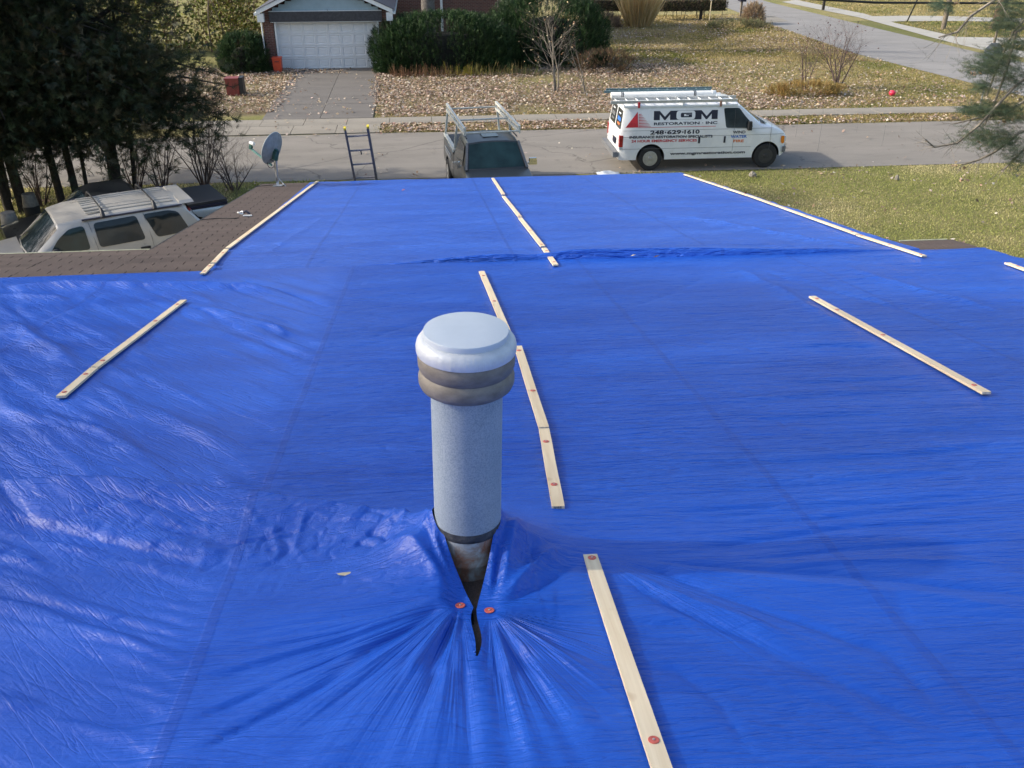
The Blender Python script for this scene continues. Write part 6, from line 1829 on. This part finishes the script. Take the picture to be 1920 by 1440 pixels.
def clipped(label, x0, x1, y, h, n):
    t_ = thing('clipped_hedge', label, 'hedge', ((x0 + x1) / 2, y, 0))
    hw = (x1 - x0) / 2
    face = rng.random(n)
    X = rng.uniform(-hw, hw, n); Z = np.where(face < .6, rng.uniform(.55, h, n), h + rng.normal(0, .03, n)); Yy = np.where(face < .6, -.5 + rng.normal(0, .05, n), rng.uniform(-.5, .5, n))
    scatter('foliage', FAN, FANF, np.stack([X, Yy, Z], 1), rot_mats(rng.uniform(0, 6.28, n), rng.uniform(0, 2, n), rng.uniform(0, 6, n)), rng.uniform(.10, .2, n), pick_colors(HB, n, .3), M['leaf'], t_)
    mb = MB(); mb.box((0, 0, h * .72), (2 * hw - .2, .8, h * .5)); mb.build('woody_heart', M['bark'], t_)  # added solid core inside the clipped foliage
    st_ = MB()
    for k in range(int(hw * 6)):
        x = random.uniform(-hw + .1, hw - .1); st_.tube([(x, random.uniform(-.3, .3), 0), (x + random.gauss(0, .1), -.1, .6)], .018, 4, False)
    o = st_.build('stem', M['twig'], t_, recalc=False); o['kind'] = 'stuff'


clipped('long clipped brown hedge right of the golden grass', 15.6, 20.2, 63.4, 1.25, 2400)
clipped('clipped brown hedge behind the golden grass on its left', 8.9, 13.2, 63.6, 1.3, 1800)
clump('dry_plant', 'dry tan plant at the end of the neighbour drive beside the mailbox post', 'plant', (21.3, 60.8), (.55, .5, .95), 500, [(0.30, 0.21, 0.13), (0.36, 0.27, 0.17)], M['grass'], (.25, .5), (SPRIG, SPF), .3, None, 'twig', 0, .9)
clump('dry_plant', 'greyish low plants in front of the clipped hedge', 'plant', (19.6, 59.0), (1.9, .6, .35), 700, [(0.22, 0.20, 0.11), (0.16, 0.17, 0.08)], M['grass'], (.15, .3), (SPRIG, SPF), .4, None, 'twig')
clump('dry_plant', 'pale dry shrub left of the golden grass clump', 'plant', (11.3, 60.0), (1.1, .6, .7), 600, [(0.26, 0.19, 0.13), (0.20, 0.15, 0.11)], M['grass'], (.2, .4), (SPRIG, SPF), .4, None, 'twig')
# yellow green thicket behind the garage on the left
THK = [(0.20, 0.21, 0.045), (0.13, 0.16, 0.035), (0.26, 0.23, 0.07), (0.16, 0.12, 0.06), (0.10, 0.13, 0.03)]
for k, (x, y, sx, h_) in enumerate(((-10.5, 53, 2.2, 3.4), (-14.2, 52, 2.4, 3.0), (-9.4, 58, 2.4, 5.0), (-19, 55, 3.2, 3.8), (-25, 57, 3.5, 4.2), (-13, 64, 4.5, 5))):
    n = 2400; v = rng.uniform(0, 1, n); a = rng.uniform(0, 6.28, n); r_ = np.sqrt(rng.random(n)) * sx * (1.05 - .5 * v)
    t_ = thing('thicket_shrub', ['yellow green shrub against the left side of the garage', 'yellow green shrub seen between the conifers and the garage', 'taller light green shrub behind the garage corner', 'yellowish shrub mostly hidden behind the conifers',
                                 'outermost yellowish shrub behind the conifers', 'broad yellow green thicket furthest back on the left'][k], 'shrub', (x, y, 0), 0, 'thicket behind the garage')
    o = scatter('foliage', LEAFQ, LEAFF, np.stack([r_ * np.cos(a), r_ * np.sin(a) * .7, .1 + v * h_], 1), rot_mats(rng.uniform(0, 6.28, n), rng.uniform(0, 3, n), rng.uniform(0, 6, n)), rng.uniform(.12, .30, n), pick_colors(THK, n, .35), M['leaf'], t_); o['kind'] = 'stuff'
    tw = MB()
    for q in range(9): branch_tubes(tw, (random.gauss(0, sx * .3), random.gauss(0, sx * .2), 0), (random.gauss(0, .4), random.gauss(0, .4), 1), h_ * .9, .04, 2, .7, 3, 4)
    o = tw.build('twig', M['twig'], t_, recalc=False); o['kind'] = 'stuff'
# old trunks before the brick house
for (x, y, r_, lb_, mt) in ((.36, 51.2, .36, 'thick grey trunk left of the white downspout', 'bark_grey'), (4.45, 51.0, .48, 'thickest grey trunk at the right end of the brick wall', 'bark_grey'), (35.8, 57.4, .30, 'brown trunk across the side street near the right edge', 'bark_brown')):
    t_ = thing('shade_tree', lb_, 'tree', (x, y, 0))
    MB().tube([(0, 0, -.1), (.02, 0, .35), (.03, 0, 2.5), (.05, .05, 6), (.0, 0, 9)], [r_ * 1.5, r_ * 1.08, r_, r_ * .85, r_ * .4], 14, False).build('trunk', M[mt], t_, 60, recalc=False)
    tw = MB()
    for q in range(9): branch_tubes(tw, (0, 0, random.uniform(5.5, 8.8)), (random.gauss(0, 1), random.gauss(0, 1), .8), 4, r_ * .3, 2, .7, 3, 5)
    o = tw.build('limb', M[mt], t_, recalc=False); o['kind'] = 'stuff'
# dying spruce at the right, its branch tips reach into the picture
sp = thing('spruce', 'thinning spruce at the right edge with bare twigs and caught leaves', 'tree', (11.9, 18.0, 0))
MB().tube([(2.1, .0, -.1), (2.12, 0, 4), (2.1, 0, 9), (2.1, 0, 13)], [.24, .2, .13, .03], 12, False).build('trunk', M['bark_brown'], sp, 60, recalc=False)
def px_at(x, y, Y):
    d = sight(x, y); t = Y / d[1]; return Vector((d[0] * t - 11.9, Y - 18.0, CAMZ + d[2] * t))
LIMBS = [((1990, 90), (1900, 165), (1835, 235), (1795, 268), (1752, 276), (1735, 262)), ((1990, 215), (1910, 250), (1865, 285), (1835, 300), (1806, 308)), ((1980, -30), (1900, 60), (1872, 120), (1850, 180)),
         ((1990, 150), (1920, 190), (1880, 215), (1830, 222), (1790, 232)), ((1960, -60), (1880, -10), (1820, 30), (1795, 60), (1760, 70)), ((1985, 20), (1905, 60), (1888, 130), (1862, 200), (1846, 235)), ((1995, 240), (1930, 270), (1900, 300), (1880, 320))]
ends = []
for k, lm in enumerate(LIMBS):
    Yp = 17.4 + .35 * (k % 4)
    pts = [Vector((2.1, 0, px_at(*lm[0], Yp).z + .5))] + [px_at(*q, Yp + .05 * i) for i, q in enumerate(lm)]
    mb = MB(); mb.tube(pts, [.035 * (1 - .8 * i / len(pts)) + .004 for i in range(len(pts))], 5, False)
    mb.build('limb', M['twig_pale'], sp, 60, recalc=False)
    tw = MB()
    for i in range(1, len(pts)):
        for q in range(7):
            t_ = random.random(); p = pts[i - 1].lerp(pts[i], t_)
            ends += branch_tubes(tw, p, (pts[i] - pts[i - 1]).normalized() + Vector((random.gauss(0, .5), random.gauss(0, .5), random.gauss(-.1, .55))), random.uniform(.2, .55), .006, 1, .7, 2, 3, -.05, 3)
    o = tw.build('twig', M['twig_pale'], sp, recalc=False); o['kind'] = 'stuff'
NEED = []; NF = []
for k in range(20):                                      # a spruce shoot bristling with needles
    a = k * 2.4; z = .05 + .95 * k / 20; b = len(NEED)
    NEED += [(0, 0, z - .02), (0, 0, z + .02), (.22 * math.cos(a), .22 * math.sin(a), z + .16)]; NF.append((b, b + 1, b + 2))
TUFTS = [((1880, 112), 60, 26), ((1850, 130), 50, 22), ((1905, 150), 60, 36), ((1862, 205), 60, 20), ((1830, 207), 30, 10), ((1850, 258), 62, 26), ((1890, 265), 60, 30), ((1905, 20), 60, 34), ((1890, 45), 40, 18), ((1905, 85), 40, 20), ((1900, 215), 50, 26), ((1765, 12), 14, 12), ((1785, 16), 8, 12), ((1912, 300), 30, 30), ((1845, 165), 24, 12)]
P = []; dirs = []
for (c_, w_, h_) in TUFTS:
    for q in range(int(w_ * 9)):
        P.append(px_at(c_[0] + random.gauss(0, w_ * .42), c_[1] + random.gauss(0, h_ * .42), 17.8 + random.gauss(0, .35)))
n = len(P); P = np.array([tuple(p) for p in P])
o = scatter('needles', NEED, NF, P, rot_mats(rng.normal(3.1, .8, n), rng.normal(1.5, .35, n), rng.uniform(0, 6, n)), rng.uniform(.10, .19, n), pick_colors([(0.05, 0.085, 0.05), (0.07, 0.11, 0.06), (0.09, 0.12, 0.07), (0.10, 0.11, 0.05)], n, .3), M['foliage'], sp); o['kind'] = 'stuff'
LC = [(1795, 5), (1815, 12), (1782, 222), (1784, 216), (1790, 312), (1800, 318), (1805, 305), (1812, 330), (1806, 335), (1875, 228), (1885, 235), (1892, 225), (1830, 140), (1845, 276), (1905, 175), (1910, 190)]
m = 60; P = np.array([tuple(px_at(*(lambda q: (q[0] + random.gauss(0, 5), q[1] + random.gauss(0, 4)))(random.choice(LC)), 17.6)) for _ in range(m)])
o = scatter('caught_leaf', LT, LF, P, rot_mats(rng.uniform(0, 6, m), rng.uniform(0, 3, m), rng.uniform(0, 6, m)), rng.uniform(.06, .12, m), pick_colors(pal[:5], m, .25), M['leaf'], sp); o['kind'] = 'stuff'

# ------------------------------------------------------------------ street furniture and small things outdoors
q = at_z(1862, 100, 2.15)
sg = thing('stop_sign', 'back of an octagonal grey sign on a thin post at the corner', 'sign', (*q, 0))
sv_ = [(.40 * math.cos(a), 0, 2.15 + .40 * math.sin(a)) for a in (math.pi / 8 + k * math.pi / 4 for k in range(8))]
MB().prism(sv_, (0, .006, 0)).build('plate', M['sign_back'], sg)
MB().box((0, .03, 1.25), (.05, .04, 2.5)).build('post', M['mast'], sg)
q = at_z(1862, 90)
mbx = thing('mailbox', 'black mailbox on a wooden post across the side street', 'mailbox', (*q, 0))
MB().box((0, 0, .5), (.10, .10, 1.0)).build('post', M['pole_wood'], mbx)
MB().prism([(-.29, -.1, 1.0), (-.29, .1, 1.0), (-.29, .1, 1.12), (-.29, .06, 1.19), (-.29, -.06, 1.19), (-.29, -.1, 1.12)], (.58, 0, 0)).build('box', M['ink'], mbx)
q = at_z(1388, 32)
mbx = thing('mailbox', 'dark mailbox at the end of the neighbour drive by the dry plant', 'mailbox', (*q, 0))
MB().box((0, 0, .5), (.12, .12, 1.0)).build('post', M['pole_wood'], mbx)
MB().prism([(-.2, -.3, 1.0), (.2, -.3, 1.0), (.2, -.3, 1.18), (.12, -.3, 1.28), (-.12, -.3, 1.28), (-.2, -.3, 1.18)], (0, .6, 0)).build('box', M['ink'], mbx)
q = at_z(1330, 40)
pl = thing('marker_pole', 'thin pale yellow pole standing at the right end of the clipped hedge', 'pole', (*q, 0)); MB().tube([(0, 0, 0), (.03, 0, 2.6)], .035, 8).build('shaft', M['straw'], pl); MB().lathe([(.06, 1.28), (.09, 1.33), (.06, 1.40)], n=10).build('knob', M['bucket'], pl)
q = at_z(1313, 38)
pl = thing('fence_post', 'dark post sticking up through the clipped hedge', 'post', (*q, 0)); MB().box((0, 0, 1.0), (.16, .16, 2.0)).build('shaft', M['bark'], pl); MB().box((0, 0, 2.02), (.19, .19, .05)).build('cap', M['bark'], pl)
q = at_z(1543, 19)
pl = thing('street_post', 'short dark post beside the far pavement at the top edge', 'post', (*q, 0)); MB().box((0, 0, .8), (.16, .16, 1.6)).build('shaft', M['bark'], pl); MB().box((0, 0, 1.62), (.2, .2, .05)).build('cap', M['bark'], pl)
q = at_z(1768, 55); up_ = thing('utility_pole', 'round wooden utility pole on the far lawn strip', 'utility pole', (*q, 0))
MB().tube([(0, 0, -.2), (.05, 0, 4), (.12, 0, 9.5)], [.15, .14, .11], 14, False).build('shaft', M['pole_wood'], up_, 60, recalc=False)
MB().box((.12, 0, 9.0), (1.6, .1, .12)).build('crossarm', M['pole_wood'], up_)
g0 = at_z(1700, 42)
gy_ = thing('guy_wire', 'dark slanting guy wire guard left of the utility pole', 'guy wire', (*g0, 0)); tgt = Vector((q[0] - g0[0] + .1, q[1] - g0[1], 8.6))
MB().tube([(0, 0, 0), tgt * .32], .045, 8).build('guard', M['black_plastic'], gy_, 60); MB().tube([tgt * .32, tgt], .008, 6).build('wire', M['black_plastic'], gy_)
cp = []
for t_ in np.linspace(0, 1, 30):
    d = sight(1450 + 620 * t_, -6 + 10 * min(1, t_ * 3.2) + 3 * t_); k = 24.0 / d[1]; cp.append((d[0] * k, 24.0, CAMZ + d[2] * k))
cb = thing('overhead_cable', 'thick black overhead cable along the top right edge', 'cable', (0, 0, 0)); MB().tube([(cp[0][0] - 16, 24, cp[0][2] + 2.6)] + cp + [(cp[-1][0] + 9, 24, cp[-1][2] + .9)], .028, 8).build('sheath', M['cable'], cb, 60)
q = at_z(527, 131)
bn = thing('storage_bin', 'bright red plastic bin standing against the garage door jamb', 'bin', (q[0] - .05, 45.55, .02))
mb = MB(); mb.box((0, 0, .30), (.36, .40, .60), taper=1.12); mb.build('tub', M['bin_red'], bn); MB().box((0, 0, .615), (.44, .48, .05)).build('lid_rim', M['bin_red'], bn); MB().box((0, -.225, .47), (.2, .03, .05)).build('handle', M['bin_dull'], bn)
q = at_z(440, 178)
bn = thing('storage_bin', 'dull red wheeled bin with a black side, half hidden by the conifers', 'bin', (*q, .02))
mb = MB(); mb.box((0, 0, .32), (.50, .48, .64), taper=1.1); mb.build('tub', M['bin_dull'], bn); MB().box((.36, .0, .36), (.16, .5, .70)).build('side_panel', M['black_plastic'], bn); MB().box((-.02, 0, .665), (.58, .55, .05)).build('lid', M['bin_dull'], bn)
q = at_z(1672, 180)
bl = thing('play_ball', 'bright pink red plastic ball lying in the leaves of the corner yard', 'ball', (*q, .12)); MB().lathe([(.005, -.12), (.09, -.09), (.13, -.02), (.135, .03), (.10, .09), (.005, .12)], n=18).build('shell', M['pink'], bl, 60); MB().lathe([(.008, .115), (.008, .13)], n=6).build('valve', M['bin_dull'], bl)
q = at_z(1140, 329)
bg_ = thing('plastic_sheet', 'crumpled white plastic sheet on the grass just beyond the blue tarp', 'sheet', (*q, .0))
n = 9; V = []; 
for j in range(n):
    for i in range(n): V.append(((i - 4) * .085, (j - 4) * .05, .10 * math.exp(-((i - 4) ** 2 + (j - 4) ** 2) / 14) + random.uniform(0, .035) + .02))
mb = MB(); mb.add(V, [(j * n + i, j * n + i + 1, (j + 1) * n + i + 1, (j + 1) * n + i) for j in range(n - 1) for i in range(n - 1)]); mb.build('film', M['bucket'], bg_, 20, recalc=False)
# buckets and planters
q = at_z(32, 466)
bk = thing('bucket_stack', 'white buckets stacked under an upturned grey planter by the conifers', 'buckets', (*q, 0))
MB().lathe([(.135, 0), (.165, .34), (.175, .345), (.175, .385), (.165, .39), (.15, .385)], n=24).build('lower_bucket', M['bucket'], bk, 40)
MB().lathe([(.10, .36), (.115, .42), (.125, .43), (.115, .44), (.12, .52), (.13, .53), (.12, .54), (.125, .60), (.11, .60)], n=24).build('upper_bucket', M['bucket'], bk, 40)
MB().lathe([(.19, .60), (.195, .64), (.155, .88), (.15, .885), (.01, .885)], n=24).build('planter', M['planter'], bk, 40)
q = at_z(66, 416)
bk = thing('planter', 'upturned grey planter standing on a dark pot, right of the bucket stack', 'planter', (*q, 0))
MB().lathe([(.17, 0), (.20, .42), (.19, .43)], n=20).build('dark_pot', M['black_plastic'], bk, 40); MB().lathe([(.18, .43), (.185, .47), (.15, .74), (.145, .745), (.01, .745)], n=24).build('planter_body', M['planter'], bk, 40)
# pale heaps of leaves on the front lawn, shaped as solid lumps
for (p, s_, lb_) in (((1411, 331), .12, 'pale stone in the grass below the van nose'), ((1681, 338), .07, 'small pale stone among leaves on the front lawn')):
    q = at_z(*p); mb = MB(); mb.lathe([(.01, 0), (s_, .02), (s_ * .9, .10), (s_ * .4, .17), (.01, .18)], n=9); mb.v = [(x * random.uniform(.8, 1.1), y * random.uniform(.6, .9), z * random.uniform(.7, 1)) for x, y, z in mb.v]
    o = mb.build('stone', M['concrete']); o.location = (*q, 0); tagit(o, lb_, 'stone')
print('objects', len(bpy.data.objects), 'tris', sum(len(o.data.loops) - 2 * len(o.data.polygons) for o in bpy.data.objects if o.type == 'MESH'))
